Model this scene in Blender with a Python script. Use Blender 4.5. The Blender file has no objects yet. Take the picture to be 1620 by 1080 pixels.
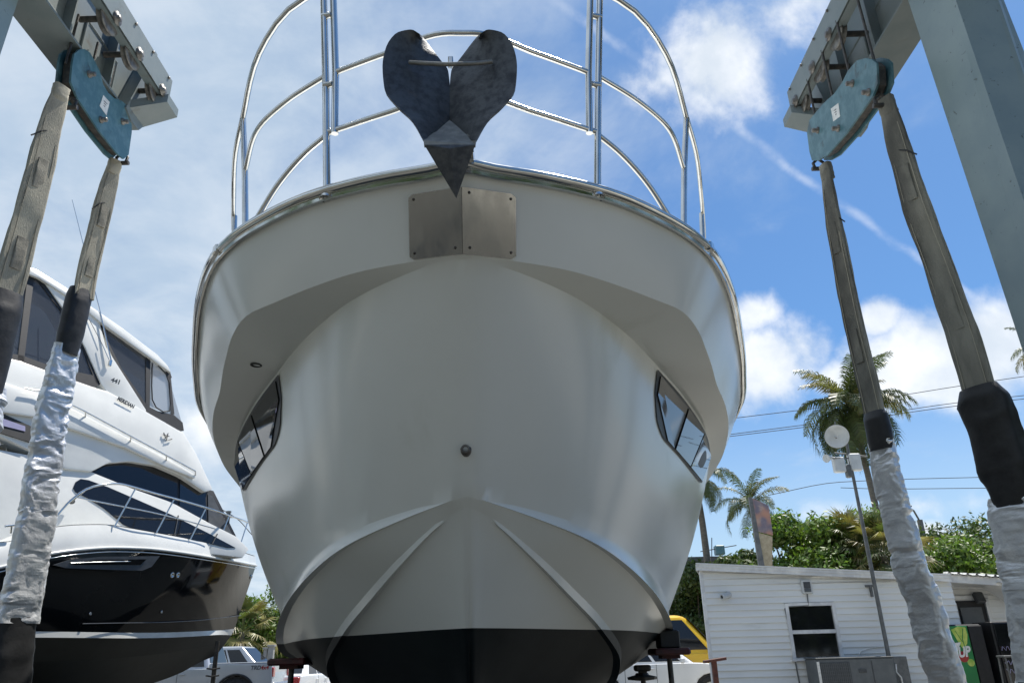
import bpy, bmesh, math, random
import numpy as np
from mathutils import Vector, Matrix, noise as mnoise
random.seed(7); np.random.seed(7)
scene = bpy.context.scene
COL = scene.collection
RAD = math.radians

# ------------------------------------------------------------------ camera
CAM_H = 1.4; FPX = 1200.0; PITCH = RAD(22.5); ROLL = math.atan(75 / 2897)
_f = np.array([0, math.cos(PITCH), math.sin(PITCH)])
_r0 = np.array([1.0, 0, 0]); _u0 = np.array([0, -math.sin(PITCH), math.cos(PITCH)])
_r = _r0 * math.cos(ROLL) - _u0 * math.sin(ROLL)
_u = _u0 * math.cos(ROLL) + _r0 * math.sin(ROLL)
cam_data = bpy.data.cameras.new('camera'); cam = bpy.data.objects.new('camera', cam_data); COL.objects.link(cam)
cam_data.sensor_width = 36.0; cam_data.lens = FPX / 1620 * 36.0
cam_data.clip_start = 0.05; cam_data.clip_end = 4000
cam.matrix_world = Matrix(((_r[0], _u[0], -_f[0], 0), (_r[1], _u[1], -_f[1], 0), (_r[2], _u[2], -_f[2], CAM_H), (0, 0, 0, 1)))
scene.camera = cam

# ------------------------------------------------------------------ light
SUN_EL = RAD(66); SUN_AZ = RAD(42)          # azimuth from +Y towards +X
sun_dir = Vector((math.sin(SUN_AZ) * math.cos(SUN_EL), math.cos(SUN_AZ) * math.cos(SUN_EL), math.sin(SUN_EL)))
sd = bpy.data.lights.new('sun', 'SUN'); sd.energy = 4.8; sd.angle = RAD(0.55); sd.color = (1.0, 0.95, 0.87)
so = bpy.data.objects.new('sun', sd); COL.objects.link(so)
so.rotation_euler = sun_dir.to_track_quat('Z', 'Y').to_euler(); so.location = (0, 0, 60)
world = bpy.data.worlds.new('World'); scene.world = world; world.use_nodes = True
scene.view_settings.view_transform = 'Standard'; scene.view_settings.look = 'None'
scene.view_settings.exposure = 0.54; scene.view_settings.gamma = 1.0
scene.view_settings.use_curve_mapping = False
scene.cycles.use_denoising = True
scene.cycles.max_bounces = 8; scene.cycles.diffuse_bounces = 4; scene.cycles.glossy_bounces = 4
scene.cycles.transparent_max_bounces = 8


def px_ray(x, y):
    return _f * FPX + _r * (x - 810) - _u * (y - 540)


class NT:
    """small helper for node trees"""
    def __init__(s, tree): s.t = tree; s.n = tree.nodes; s.l = tree.links
    def node(s, ty, **kw):
        n = s.n.new(ty)
        for k, v in kw.items(): setattr(n, k, v)
        return n
    def put(s, sock, v):
        if hasattr(v, 'is_output') or isinstance(v, bpy.types.NodeSocket): s.l.new(v, sock)
        elif v is not None: sock.default_value = v
    def math(s, op, a, b=None, clamp=False):
        n = s.node('ShaderNodeMath', operation=op, use_clamp=clamp)
        s.put(n.inputs[0], a)
        if b is not None: s.put(n.inputs[1], b)
        return n.outputs[0]
    def vmath(s, op, a, b=None):
        n = s.node('ShaderNodeVectorMath', operation=op)
        s.put(n.inputs[0], a)
        if b is not None: s.put(n.inputs[1], b)
        return n.outputs['Value'] if op in ('DOT_PRODUCT', 'DISTANCE', 'LENGTH') else n.outputs[0]
    def noise(s, vec, scale, detail=4, rough=.55, dist=0.0):
        n = s.node('ShaderNodeTexNoise'); s.put(n.inputs['Vector'], vec)
        n.inputs['Scale'].default_value = scale; n.inputs['Detail'].default_value = detail
        n.inputs['Roughness'].default_value = rough; n.inputs['Distortion'].default_value = dist
        return n.outputs['Fac']
    def ramp(s, v, a, b, lo=0.0, hi=1.0, smooth=True):
        n = s.node('ShaderNodeMapRange'); n.interpolation_type = 'SMOOTHSTEP' if smooth else 'LINEAR'
        s.put(n.inputs[0], v); n.inputs[1].default_value = a; n.inputs[2].default_value = b
        n.inputs[3].default_value = lo; n.inputs[4].default_value = hi
        return n.outputs[0]
    def mix(s, f, a, b, blend='MIX'):
        n = s.node('ShaderNodeMix', data_type='RGBA', blend_type=blend)
        s.put(n.inputs[0], f); s.put(n.inputs[6], a); s.put(n.inputs[7], b)
        return n.outputs[2]


def c4(c): return (c[0], c[1], c[2], 1.0)


# ------------------------------------------------------------------ sky with clouds
def build_sky():
    w = NT(world.node_tree); world.node_tree.nodes.clear()
    out = w.node('ShaderNodeOutputWorld'); bg = w.node('ShaderNodeBackground')
    sky = w.node('ShaderNodeTexSky', sky_type='NISHITA')
    sky.sun_disc = False; sky.sun_elevation = SUN_EL; sky.sun_rotation = SUN_AZ
    sky.air_density = 1.0; sky.dust_density = 0.6; sky.ozone_density = 2.2
    d = w.node('ShaderNodeTexCoord').outputs['Generated']
    sep = w.node('ShaderNodeSeparateXYZ'); w.put(sep.inputs[0], d)
    dz = w.math('MAXIMUM', sep.outputs[2], 0.0)
    k = w.math('DIVIDE', 1.0, w.math('ADD', dz, 0.12))
    sc = w.node('ShaderNodeVectorMath', operation='SCALE'); w.put(sc.inputs[0], d); w.put(sc.inputs[3], k)
    p = sc.outputs[0]
    # high thin veil, stronger to the left
    n1 = w.noise(p, 1.3, 7, .62, .6); n2 = w.noise(p, 4.2, 6, .6, .3)
    veil = w.math('ADD', w.math('MULTIPLY', n1, .7), w.math('MULTIPLY', n2, .3))
    side = w.ramp(sep.outputs[0], -.5, .42, 0.26, -.17)
    veil = w.ramp(w.math('ADD', veil, side), .36, .78, 0, 1)
    # cumulus heaps at their directions
    heap = None
    nn = w.noise(d, 7.5, 9, .6, .25); n3 = w.noise(d, 22.0, 6, .6, .2)
    edge = w.math('ADD', w.math('MULTIPLY', nn, 1.5), w.math('MULTIPLY', n3, .5))
    for (x, y, rx, rz, amp) in ((1205, 570, .085, .075, 1.0), (1190, 500, .05, .04, .9), (1500, 575, .14, .07, 1.05), (1590, 545, .09, .07, 1.0), (1390, 505, .028, .03, .75),
                           (1330, 600, .05, .03, .8), (1140, 70, .16, .12, .56), (1040, 130, .10, .05, .5), (1230, 20, .14, .10, .55), (330, 690, .07, .06, .75), (1450, 800, .2, .03, .55), (1470, 850, .04, .03, .8)):
        v = px_ray(x, y); v = v / np.linalg.norm(v)
        h = np.array([v[1], -v[0], 0]); h /= np.linalg.norm(h); up = np.cross(h, v)
        a = w.math('DIVIDE', w.vmath('DOT_PRODUCT', d, tuple(h)), rx)
        dv = w.vmath('SUBTRACT', d, tuple(v))
        a = w.math('DIVIDE', w.vmath('DOT_PRODUCT', dv, tuple(h)), rx)
        b = w.math('DIVIDE', w.vmath('DOT_PRODUCT', dv, tuple(up)), rz)
        c = w.math('DIVIDE', w.vmath('DOT_PRODUCT', dv, tuple(v)), .3)
        q = w.math('SQRT', w.math('ADD', w.math('ADD', w.math('MULTIPLY', a, a), w.math('MULTIPLY', b, b)), w.math('MULTIPLY', c, c)))
        g = w.math('MULTIPLY', w.math('SUBTRACT', 1.25, q), amp)
        heap = g if heap is None else w.math('MAXIMUM', heap, g)
    heap = w.math('ADD', heap, w.math('SUBTRACT', edge, 1.0))
    cum = w.ramp(heap, .28, .86, 0, 1)
    # thin contrail
    a = px_ray(880, 0); b = px_ray(1390, 365); nv = np.cross(a, b); nv /= np.linalg.norm(nv)
    dist = w.math('ABSOLUTE', w.math('ADD', w.vmath('DOT_PRODUCT', d, tuple(nv)), w.math('MULTIPLY', w.math('SUBTRACT', nn, .5), .03)))
    tr = w.math('MULTIPLY', w.ramp(dist, 0.0, .0085, 1, 0), w.ramp(n3, .30, .70, .03, .28))
    tr = w.math('MULTIPLY', tr, w.ramp(sep.outputs[0], .03, .1, 0, 1))
    skyc = w.mix(1.0, sky.outputs[0], (.62, .92, 1.16, 1), 'MULTIPLY')
    # haze towards the horizon
    hz = w.ramp(dz, 0.0, .36, .7, 0)
    skyc = w.mix(hz, skyc, (5.8, 7.0, 8.1, 1))
    veilc = w.mix(w.ramp(n2, .3, .7), (4.8, 5.9, 7.1, 1), (6.4, 7.2, 8.0, 1))
    skyc = w.mix(w.math('MULTIPLY', veil, .85), skyc, veilc)
    skyc = w.mix(w.math('MULTIPLY', tr, 1.0), skyc, (9.5, 9.8, 10.2, 1))
    shade = w.ramp(w.noise(d, 11.0, 5, .55), .35, .7)
    cumc = w.mix(shade, (7.0, 7.6, 8.2, 1), (10.0, 10.1, 10.2, 1))
    skyc = w.mix(w.math('MULTIPLY', cum, .88), skyc, cumc)
    w.put(bg.inputs[0], skyc); bg.inputs[1].default_value = 0.080
    w.l.new(bg.outputs[0], out.inputs[0])


build_sky()


# ------------------------------------------------------------------ materials
def mat(name, col, rough=.5, metal=0.0, col2=None, nscale=6.0, ndetail=5, lo=.35, hi=.65, bump=0.0, bscale=40.0, coat=0.0, spec=.5,
        stretch=None, rvar=0.0, col3=None, n3scale=1.0, lo3=.5, hi3=.7, island=0.0, transl=0.0, bdist=.02):
    m = bpy.data.materials.new(name); m.use_nodes = True
    t = NT(m.node_tree); b = t.n['Principled BSDF']
    b.inputs['Roughness'].default_value = rough; b.inputs['Metallic'].default_value = metal
    b.inputs['Coat Weight'].default_value = coat; b.inputs['Coat Roughness'].default_value = .04
    b.inputs['Specular IOR Level'].default_value = spec
    vec = t.node('ShaderNodeTexCoord').outputs['Object']
    if stretch:
        mp = t.node('ShaderNodeMapping'); t.put(mp.inputs[0], vec); mp.inputs['Scale'].default_value = stretch; vec = mp.outputs[0]
    c = None
    if col2 is not None:
        n = t.noise(vec, nscale, ndetail, .6)
        c = t.mix(t.ramp(n, lo, hi), c4(col), c4(col2))
        if rvar:
            t.put(b.inputs['Roughness'], t.ramp(n, lo, hi, rough, rough + rvar))
    if col3 is not None:
        c = t.mix(t.ramp(t.noise(vec, n3scale, 5, .6, .4), lo3, hi3), c if c is not None else c4(col), c4(col3))
    if island:
        ri = t.node('ShaderNodeNewGeometry').outputs['Random Per Island']
        hs = t.node('ShaderNodeHueSaturation'); t.put(hs.inputs['Color'], c if c is not None else c4(col))
        t.put(hs.inputs['Value'], t.ramp(ri, 0, 1, 1 - island, 1 + island, False))
        t.put(hs.inputs['Hue'], t.ramp(ri, 0, 1, .48, .515, False))
        c = hs.outputs[0]
    if c is not None: t.put(b.inputs['Base Color'], c)
    else: b.inputs['Base Color'].default_value = c4(col)
    if bump:
        bn = t.node('ShaderNodeBump'); bn.inputs['Strength'].default_value = bump; bn.inputs['Distance'].default_value = bdist
        t.put(bn.inputs['Height'], t.noise(vec, bscale, 5, .6)); t.l.new(bn.outputs[0], b.inputs['Normal'])
    if transl:
        tr = t.node('ShaderNodeBsdfTranslucent'); mx = t.node('ShaderNodeMixShader'); mx.inputs[0].default_value = transl
        if c is not None:
            br = t.mix(1.0, c, (1.5, 1.6, .8, 1), 'MULTIPLY'); t.put(tr.inputs[0], br)
        else: tr.inputs[0].default_value = c4(col)
        t.l.new(b.outputs[0], mx.inputs[1]); t.l.new(tr.outputs[0], mx.inputs[2])
        t.l.new(mx.outputs[0], t.n['Material Output'].inputs[0])
    return m


def glass_mat(name, tint, alpha):
    m = bpy.data.materials.new(name); m.use_nodes = True
    t = NT(m.node_tree); b = t.n['Principled BSDF']
    b.inputs['Base Color'].default_value = c4(tint); b.inputs['Roughness'].default_value = .05
    b.inputs['Alpha'].default_value = alpha
    return m


M = {}
M['gelcoat'] = mat('gelcoat', (.76, .777, .745), .20, col2=(.735, .752, .718), nscale=1.1, coat=.0, bump=.004, bscale=2.0, spec=.38, col3=(.64, .655, .60), n3scale=2.2, lo3=.6, hi3=.85)
M['gelcoat_white'] = mat('gelcoat_white', (.72, .72, .685), .25, col2=(.66, .66, .63), nscale=2.0, coat=.2)
M['antifoul'] = mat('antifoul', (.004, .008, .010), .5, col2=(.007, .012, .014), nscale=5, bump=.05, bscale=60, spec=.2)
M['steel'] = mat('steel', (.72, .72, .70), .09, 1.0, col2=(.62, .62, .60), nscale=9, rvar=.08)
M['plate_steel'] = mat('plate_steel', (.42, .42, .40), .10, 1.0, col2=(.36, .355, .34), nscale=9, stretch=(1, 1, .35), rvar=.10, bump=.03, bscale=5)
M['galv'] = mat('galv', (.095, .102, .11), .48, .5, col2=(.055, .06, .07), nscale=26, lo=.38, hi=.68, bump=.15, bscale=55, rvar=.15, col3=(.12, .085, .06), n3scale=3.5, lo3=.62, hi3=.78)
M['galv_pale'] = mat('galv_pale', (.30, .30, .28), .5, .3, col2=(.2, .2, .19), nscale=20, bump=.15)
M['black_glass'] = mat('black_glass', (.006, .007, .008), .03, spec=.9)
M['tint_glass'] = mat('tint_glass', (.008, .009, .011), .05, spec=.6)
M['black'] = mat('black', (.006, .006, .007), .5, col2=(.011, .011, .012), nscale=12)
M['rubber'] = mat('rubber', (.007, .007, .008), .5, col2=(.016, .016, .017), nscale=9, bump=.12, bscale=18)
M['black_hull'] = mat('black_hull', (.004, .005, .006), .06, col2=(.006, .007, .008), nscale=1.0, coat=.0, bump=.006, bscale=2.0, spec=.16)
M['vinyl'] = glass_mat('vinyl', (.045, .05, .06), .8)
M['clear_vinyl'] = glass_mat('clear_vinyl', (.35, .38, .42), .55)
M['lift_grey'] = mat('lift_grey', (.14, .175, .18), .45, col2=(.175, .205, .205), nscale=3, bump=.06, bscale=50, col3=(.10, .085, .065), n3scale=5, lo3=.6, hi3=.8)
M['lift_blue'] = mat('lift_blue', (.20, .27, .29), .38, col2=(.24, .31, .32), nscale=2.2, bump=.03, bscale=30, col3=(.09, .11, .11), n3scale=22, lo3=.64, hi3=.72)
M['teal'] = mat('teal', (.055, .14, .17), .42, col2=(.10, .20, .23), nscale=11, lo=.4, hi=.66, bump=.1, bscale=35, col3=(.04, .075, .085), n3scale=6, lo3=.55, hi3=.72)
M['grease'] = mat('grease', (.025, .025, .024), .5, col2=(.07, .06, .05), nscale=20, bump=.2)
M['sheave'] = mat('sheave', (.22, .21, .19), .4, .4, col2=(.10, .09, .08), nscale=15, bump=.1)
M['webbing'] = mat('webbing', (.47, .43, .33), .85, col2=(.33, .30, .235), nscale=3.5, stretch=(1, 1, .3), lo=.3, hi=.75, bump=.35, bscale=160, col3=(.24, .22, .175), n3scale=3.2, lo3=.52, hi3=.74)
M['webbing_shaded'] = mat('webbing_shaded', (.31, .295, .24), .85, col2=(.13, .125, .105), nscale=3.5, stretch=(1, 1, .3), lo=.3, hi=.75, bump=.35, bscale=160, col3=(.075, .073, .062), n3scale=2.4, lo3=.45, hi3=.7)  # darker copy of the webbing: shade on the right slings put into the colour
M['webbing_patch'] = mat('webbing_patch', (.27, .25, .20), .85, col2=(.18, .168, .135), nscale=14, bump=.4, bscale=120)
M['apron_dark'] = mat('apron_dark', (.080, .080, .072), .85, col2=(.058, .058, .053), nscale=1.2, ndetail=8, bump=.3, bscale=40, col3=(.105, .104, .094), n3scale=.3)  # dark colour of the added apron, kept low to weaken ground bounce
M['tape'] = mat('tape', (.76, .77, .78), .30, .5, col2=(.66, .67, .69), nscale=9, rvar=.12, bump=.25, bscale=38, col3=(.52, .53, .55), n3scale=3, lo3=.58, hi3=.85)
M['white_label'] = mat('white_label', (.75, .75, .72), .5, col2=(.6, .6, .58), nscale=30)
M['siding'] = mat('siding', (.80, .805, .78), .5, col2=(.74, .745, .725), nscale=1.2, stretch=(.6, 3, 3), bump=.05, bscale=12, col3=(.56, .57, .54), n3scale=2.2, lo3=.6, hi3=.85)
M['trim'] = mat('trim', (.82, .82, .80), .4, col2=(.58, .59, .60), nscale=3)
M['roofing'] = mat('roofing', (.78, .78, .76), .5, col2=(.68, .68, .66), nscale=3)
M['soot'] = mat('soot', (.05, .055, .06), .5, col2=(.07, .075, .08), nscale=10)
M['ac_grey'] = mat('ac_grey', (.095, .105, .11), .5, col2=(.12, .13, .135), nscale=6, bump=.03)
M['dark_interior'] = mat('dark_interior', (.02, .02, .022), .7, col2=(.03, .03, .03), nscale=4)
M['wood'] = mat('wood', (.26, .17, .10), .75, col2=(.15, .095, .055), nscale=9, stretch=(1, 1, 1), bump=.2, bscale=30)
M['pale_wood'] = mat('pale_wood', (.45, .38, .26), .75, col2=(.34, .28, .18), nscale=9, bump=.15, bscale=30)
M['rust'] = mat('rust', (.16, .05, .03), .6, col2=(.09, .028, .02), nscale=12, bump=.15)
M['dark_red'] = mat('dark_red', (.085, .012, .012), .5, col2=(.04, .01, .01), nscale=10, bump=.1)
M['ground'] = mat('ground', (.34, .325, .285), .85, col2=(.28, .27, .235), nscale=.8, ndetail=8, bump=.3, bscale=30, col3=(.40, .385, .345), n3scale=.10, lo3=.5, hi3=.7)
M['paint_silver'] = mat('paint_silver', (.50, .52, .55), .28, .35, col2=(.47, .49, .52), nscale=3, coat=.6)
M['paint_white'] = mat('paint_white', (.78, .79, .80), .25, col2=(.74, .75, .76), nscale=2, coat=.6)
M['paint_yellow'] = mat('paint_yellow', (.80, .50, .015), .3, col2=(.76, .46, .012), nscale=2, coat=.5)
M['tail_red'] = mat('tail_red', (.45, .01, .01), .15, col2=(.3, .008, .008), nscale=20, coat=.5)
M['lamp_clear'] = mat('lamp_clear', (.7, .72, .75), .1, col2=(.5, .52, .55), nscale=30, coat=.8)
M['tyre'] = mat('tyre', (.015, .015, .016), .8, col2=(.025, .025, .025), nscale=10, bump=.2)
M['alloy'] = mat('alloy', (.45, .46, .47), .3, .8, col2=(.35, .36, .37), nscale=8)
M['green_print'] = mat('green_print', (.012, .17, .05), .3, col2=(.02, .22, .06), nscale=2)
M['leaf_print'] = mat('leaf_print', (.30, .45, .06), .35, col2=(.55, .62, .15), nscale=6)
M['red_print'] = mat('red_print', (.35, .02, .02), .35, col2=(.28, .015, .015), nscale=6)
M['lilac_print'] = mat('lilac_print', (.35, .33, .5), .4, col2=(.28, .27, .42), nscale=6)
M['silver_print'] = mat('silver_print', (.16, .17, .18), .3, .6, col2=(.13, .14, .15), nscale=6)
M['leaf'] = mat('leaf', (.085, .150, .022), .5, col2=(.13, .20, .035), nscale=.9, island=.35, transl=.28)
M['leaf_dark'] = mat('leaf_dark', (.045, .08, .02), .5, col2=(.075, .115, .028), nscale=.8, island=.35, transl=.22)
M['palm_leaf'] = mat('palm_leaf', (.045, .075, .020), .42, col2=(.095, .115, .035), nscale=.7, island=.3, transl=.2)
M['palm_leaf_gold'] = mat('palm_leaf_gold', (.14, .155, .045), .45, col2=(.20, .17, .06), nscale=.9, island=.3, transl=.2)
M['bark'] = mat('bark', (.13, .105, .08), .85, col2=(.08, .065, .05), nscale=8, stretch=(1, 1, .3), bump=.4, bscale=18)
M['palm_bark'] = mat('palm_bark', (.20, .175, .145), .85, col2=(.13, .115, .095), nscale=5, stretch=(1, 1, 4), bump=.4, bscale=14)
M['concrete'] = mat('concrete', (.32, .315, .30), .8, col2=(.25, .245, .235), nscale=4, bump=.15)
M['pole_grey'] = mat('pole_grey', (.16, .165, .165), .55, .3, col2=(.11, .115, .115), nscale=8, bump=.1)
M['dish'] = mat('dish', (.62, .64, .64), .45, col2=(.52, .54, .54), nscale=5)
M['sign_print'] = mat('sign_print', (.42, .22, .15), .4, col2=(.16, .14, .18), nscale=2.2, ndetail=1, lo=.35, hi=.6, col3=(.5, .38, .30), n3scale=.8)
M['wire'] = mat('wire', (.02, .02, .022), .6, col2=(.03, .03, .03), nscale=5)
M['teak'] = mat('teak', (.55, .50, .42), .5, col2=(.46, .42, .35), nscale=5)


# ------------------------------------------------------------------ mesh builder
class MB:
    def __init__(s): s.v = []; s.f = []; s.sm = []; s.mi = []
    def add(s, vs, fs, smooth=False, mi=0):
        o = len(s.v); s.v.extend([tuple(map(float, q)) for q in vs])
        for q in fs: s.f.append(tuple(i + o for i in q)); s.sm.append(smooth); s.mi.append(mi)
        return s
    def box(s, c, size, X=(1, 0, 0), Y=(0, 1, 0), Z=(0, 0, 1), bev=0.0, mi=0):
        c = np.array(c, float); X, Y, Z = (np.array(q, float) for q in (X, Y, Z)); a, b, h = (q / 2 for q in size)
        if bev <= 0:
            vs = [c + X * i * a + Y * j * b + Z * k * h for k in (-1, 1) for j in (-1, 1) for i in (-1, 1)]
            s.add(vs, [(0, 2, 3, 1), (4, 5, 7, 6), (0, 1, 5, 4), (2, 6, 7, 3), (0, 4, 6, 2), (1, 3, 7, 5)], mi=mi); return s
        t = bev; vs = []
        prof = [(-a + t, -b), (a - t, -b), (a, -b + t), (a, b - t), (a - t, b), (-a + t, b), (-a, b - t), (-a, -b + t)]
        ins = [(x * (a - t) / a, y * (b - t) / b) for x, y in prof]
        for (pf, z) in ((ins, -h), (prof, -h + t), (prof, h - t), (ins, h)):
            vs += [c + X * x + Y * y + Z * z for x, y in pf]
        fs = [tuple(range(7, -1, -1)), tuple(range(24, 32))]
        for r in range(3):
            for i in range(8):
                j = (i + 1) % 8; fs.append((r * 8 + i, r * 8 + j, r * 8 + 8 + j, r * 8 + 8 + i))
        s.add(vs, fs, mi=mi); return s
    def tube(s, pts, rad, n=8, caps=True, smooth=True, mi=0):
        P = [np.array(p, float) for p in pts]; m = len(P)
        rads = rad if hasattr(rad, '__len__') else [rad] * m
        vs = []; prev = None
        for i in range(m):
            t = P[min(i + 1, m - 1)] - P[max(i - 1, 0)]; t = t / (np.linalg.norm(t) + 1e-12)
            if prev is None:
                a = np.array([0, 0, 1.0]) if abs(t[2]) < .9 else np.array([1.0, 0, 0])
                x = np.cross(a, t)
            else:
                x = prev - t * (prev @ t)
            x /= np.linalg.norm(x) + 1e-12; prev = x; y = np.cross(t, x)
            for k in range(n):
                q = 2 * math.pi * k / n; vs.append(P[i] + rads[i] * (math.cos(q) * x + math.sin(q) * y))
        fs = []
        for i in range(m - 1):
            for k in range(n):
                k2 = (k + 1) % n; fs.append((i * n + k, i * n + k2, i * n + n + k2, i * n + n + k))
        s.add(vs, fs, smooth, mi)
        if caps:
            s.add(vs[:n], [tuple(range(n - 1, -1, -1))], False, mi); s.add(vs[-n:], [tuple(range(n))], False, mi)
        return s
    def prism(s, poly, ext, mi=0):
        """poly: 3D points of one face, ext: vector to the other face"""
        n = len(poly); e = np.array(ext, float); a = [np.array(p, float) for p in poly]
        nn = sum(np.cross(a[i], a[(i + 1) % n]) for i in range(n))
        if nn @ e > 0: a = a[::-1]
        vs = a + [p + e for p in a]
        fs = [tuple(range(n)), tuple(range(2 * n - 1, n - 1, -1))] + [((i + 1) % n, i, n + i, n + (i + 1) % n) for i in range(n)]
        s.add(vs, fs, mi=mi); return s
    def grid(s, rows, smooth=True, closed=False, flip=False, mi=0):
        n = len(rows[0]); vs = [p for r in rows for p in r]; fs = []
        for i in range(len(rows) - 1):
            for j in range(n if closed else n - 1):
                k = (j + 1) % n; q = (i * n + j, i * n + k, i * n + n + k, i * n + n + j)
                fs.append(q[::-1] if flip else q)
        s.add(vs, fs, smooth, mi); return s
    def lathe(s, c, axis, prof, n=20, smooth=True, mi=0):
        """prof: (radius, along axis)"""
        A = Vector(axis).normalized(); B = A.orthogonal().normalized(); D = A.cross(B)
        rows = []
        for r, h in prof:
            rows.append([np.array(Vector(c) + A * h + (B * math.cos(2 * math.pi * k / n) + D * math.sin(2 * math.pi * k / n)) * r) for k in range(n)])
        return s.grid(rows, smooth, True, mi=mi)
    def mesh(s, name, mats, inv=None):
        me = bpy.data.meshes.new(name)
        v = s.v if inv is None else [tuple(inv @ Vector(q)) for q in s.v]
        me.from_pydata(v, [], s.f)
        me.polygons.foreach_set('use_smooth', s.sm)
        for m in (mats if isinstance(mats, (list, tuple)) else [mats]): me.materials.append(M[m] if isinstance(m, str) else m)
        if any(s.mi): me.polygons.foreach_set('material_index', s.mi)
        me.update(); return me
    def build(s, name, mats, parent=None, sharp=None):
        inv = world_of(parent).inverted() if parent is not None else None
        me = s.mesh(name, mats, inv)
        if sharp is not None: me.set_sharp_from_angle(angle=RAD(sharp))
        o = bpy.data.objects.new(name, me); COL.objects.link(o)
        if parent is not None: o.parent = parent
        return o


def world_of(o):
    m = Matrix.LocRotScale(o.location, o.rotation_euler, o.scale)
    return world_of(o.parent) @ m if o.parent else m


def tag(o, label=None, cat=None, group=None, kind=None):
    if label: o['label'] = label
    if cat: o['category'] = cat
    if group: o['group'] = group
    if kind: o['kind'] = kind
    return o


def thing(name, label, cat, loc=(0, 0, 0), rotz=0.0, group=None):
    o = bpy.data.objects.new(name, None); COL.objects.link(o); o.empty_display_size = .2
    o.location = loc; o.rotation_euler = (0, 0, rotz)
    return tag(o, label, cat, group)


def copy_obj(src, parent, loc=None, rot=None, scale=None):
    o = src.copy(); COL.objects.link(o); o.parent = parent
    for k in ('label', 'category', 'group'):
        if k in o and parent is not None and k != 'label': del o[k]
    if loc is not None: o.location = loc
    if rot is not None: o.rotation_euler = rot
    if scale is not None: o.scale = scale
    return o


def text_mesh(mb, body, origin, X, Y, size, depth=.004, shear=0.0, bold=0.0, mi=0):
    """flat lettering as real extruded outlines"""
    cu = bpy.data.curves.new('lettering', 'FONT'); cu.body = body; cu.size = size; cu.extrude = depth; cu.shear = shear; cu.offset = bold
    cu.resolution_u = 3
    to = bpy.data.objects.new('lettering', cu); COL.objects.link(to)
    dg = bpy.context.evaluated_depsgraph_get(); me = to.evaluated_get(dg).to_mesh()
    X = np.array(X, float); Y = np.array(Y, float); N = np.cross(X, Y); N /= np.linalg.norm(N); o = np.array(origin, float)
    vs = [o + X * v.co[0] + Y * v.co[1] + N * v.co[2] for v in me.vertices]
    mb.add(vs, [tuple(p.vertices) for p in me.polygons], mi=mi)
    to.to_mesh_clear(); bpy.data.objects.remove(to); bpy.data.curves.remove(cu)
    return mb


def at_y(x, y, Y):
    d = px_ray(x, y); return np.array([0, 0, CAM_H]) + d * (Y / d[1])


def at_x(x, y, X):
    d = px_ray(x, y); return np.array([0, 0, CAM_H]) + d * (X / d[0])


def at_z(x, y, Z):
    d = px_ray(x, y); return np.array([0, 0, CAM_H]) + d * ((Z - CAM_H) / d[2])


def fbm(p, o=4):
    return mnoise.fractal(Vector(p), 1.0, 2.1, o)


# ------------------------------------------------------------------ the ground
g = MB(); rows = []
for y in (-150, -60, -20, 0, 20, 60, 200, 1500): rows.append([(x, y, 0) for x in (-1200, -200, -60, -20, 0, 20, 60, 200, 1200)])
g.grid(rows, False)
tag(g.build('ground', 'ground'), kind='structure')
g = MB(); g.add([(-16, -16, .005), (6.5, -16, .005), (6.5, 9, .005), (3.4, 13, .005), (3.4, 25, .005), (-16, 25, .005)], [(0, 1, 2, 3, 4, 5)]); tag(g.build('bounce_cut_apron', 'apron_dark'), kind='structure')  # added dark sheet, out of view, to cut ground bounce onto the hull

# ================================================================== THE MOTOR YACHT IN THE SLINGS
def pchip(xs, ys):
    xs = np.array(xs, float); ys = np.array(ys, float); h = np.diff(xs); dl = np.diff(ys) / h
    d = np.zeros_like(ys); n = len(xs)
    for i in range(1, n - 1):
        if dl[i - 1] * dl[i] > 0:
            w1 = 2 * h[i] + h[i - 1]; w2 = h[i] + 2 * h[i - 1]; d[i] = (w1 + w2) / (w1 / dl[i - 1] + w2 / dl[i])
    d[0] = dl[0]; d[-1] = dl[-1]
    def f(x):
        x = min(max(x, xs[0]), xs[-1]); i = min(max(int(np.searchsorted(xs, x)) - 1, 0), n - 2)
        t = (x - xs[i]) / h[i]; t2 = t * t; t3 = t2 * t
        return (2 * t3 - 3 * t2 + 1) * ys[i] + (t3 - 2 * t2 + t) * h[i] * d[i] + (-2 * t3 + 3 * t2) * ys[i + 1] + (t3 - t2) * h[i] * d[i + 1]
    return f


LEN = 13.0


class Curve:
    """a longitudinal line of the hull: (distance aft, half breadth, height)"""
    def __init__(s, pts):
        s.u0 = pts[0][0]; ss = [math.sqrt((p[0] - s.u0) / (LEN - s.u0)) for p in pts]
        s.fb = pchip(ss, [p[1] for p in pts]); s.fz = pchip(ss, [p[2] for p in pts])
    def __call__(s, t):
        return np.array([s.u0 + (LEN - s.u0) * t * t, s.fb(t), s.fz(t)])
    def t_of_u(s, u): return math.sqrt(max(0, (u - s.u0) / (LEN - s.u0)))


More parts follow.
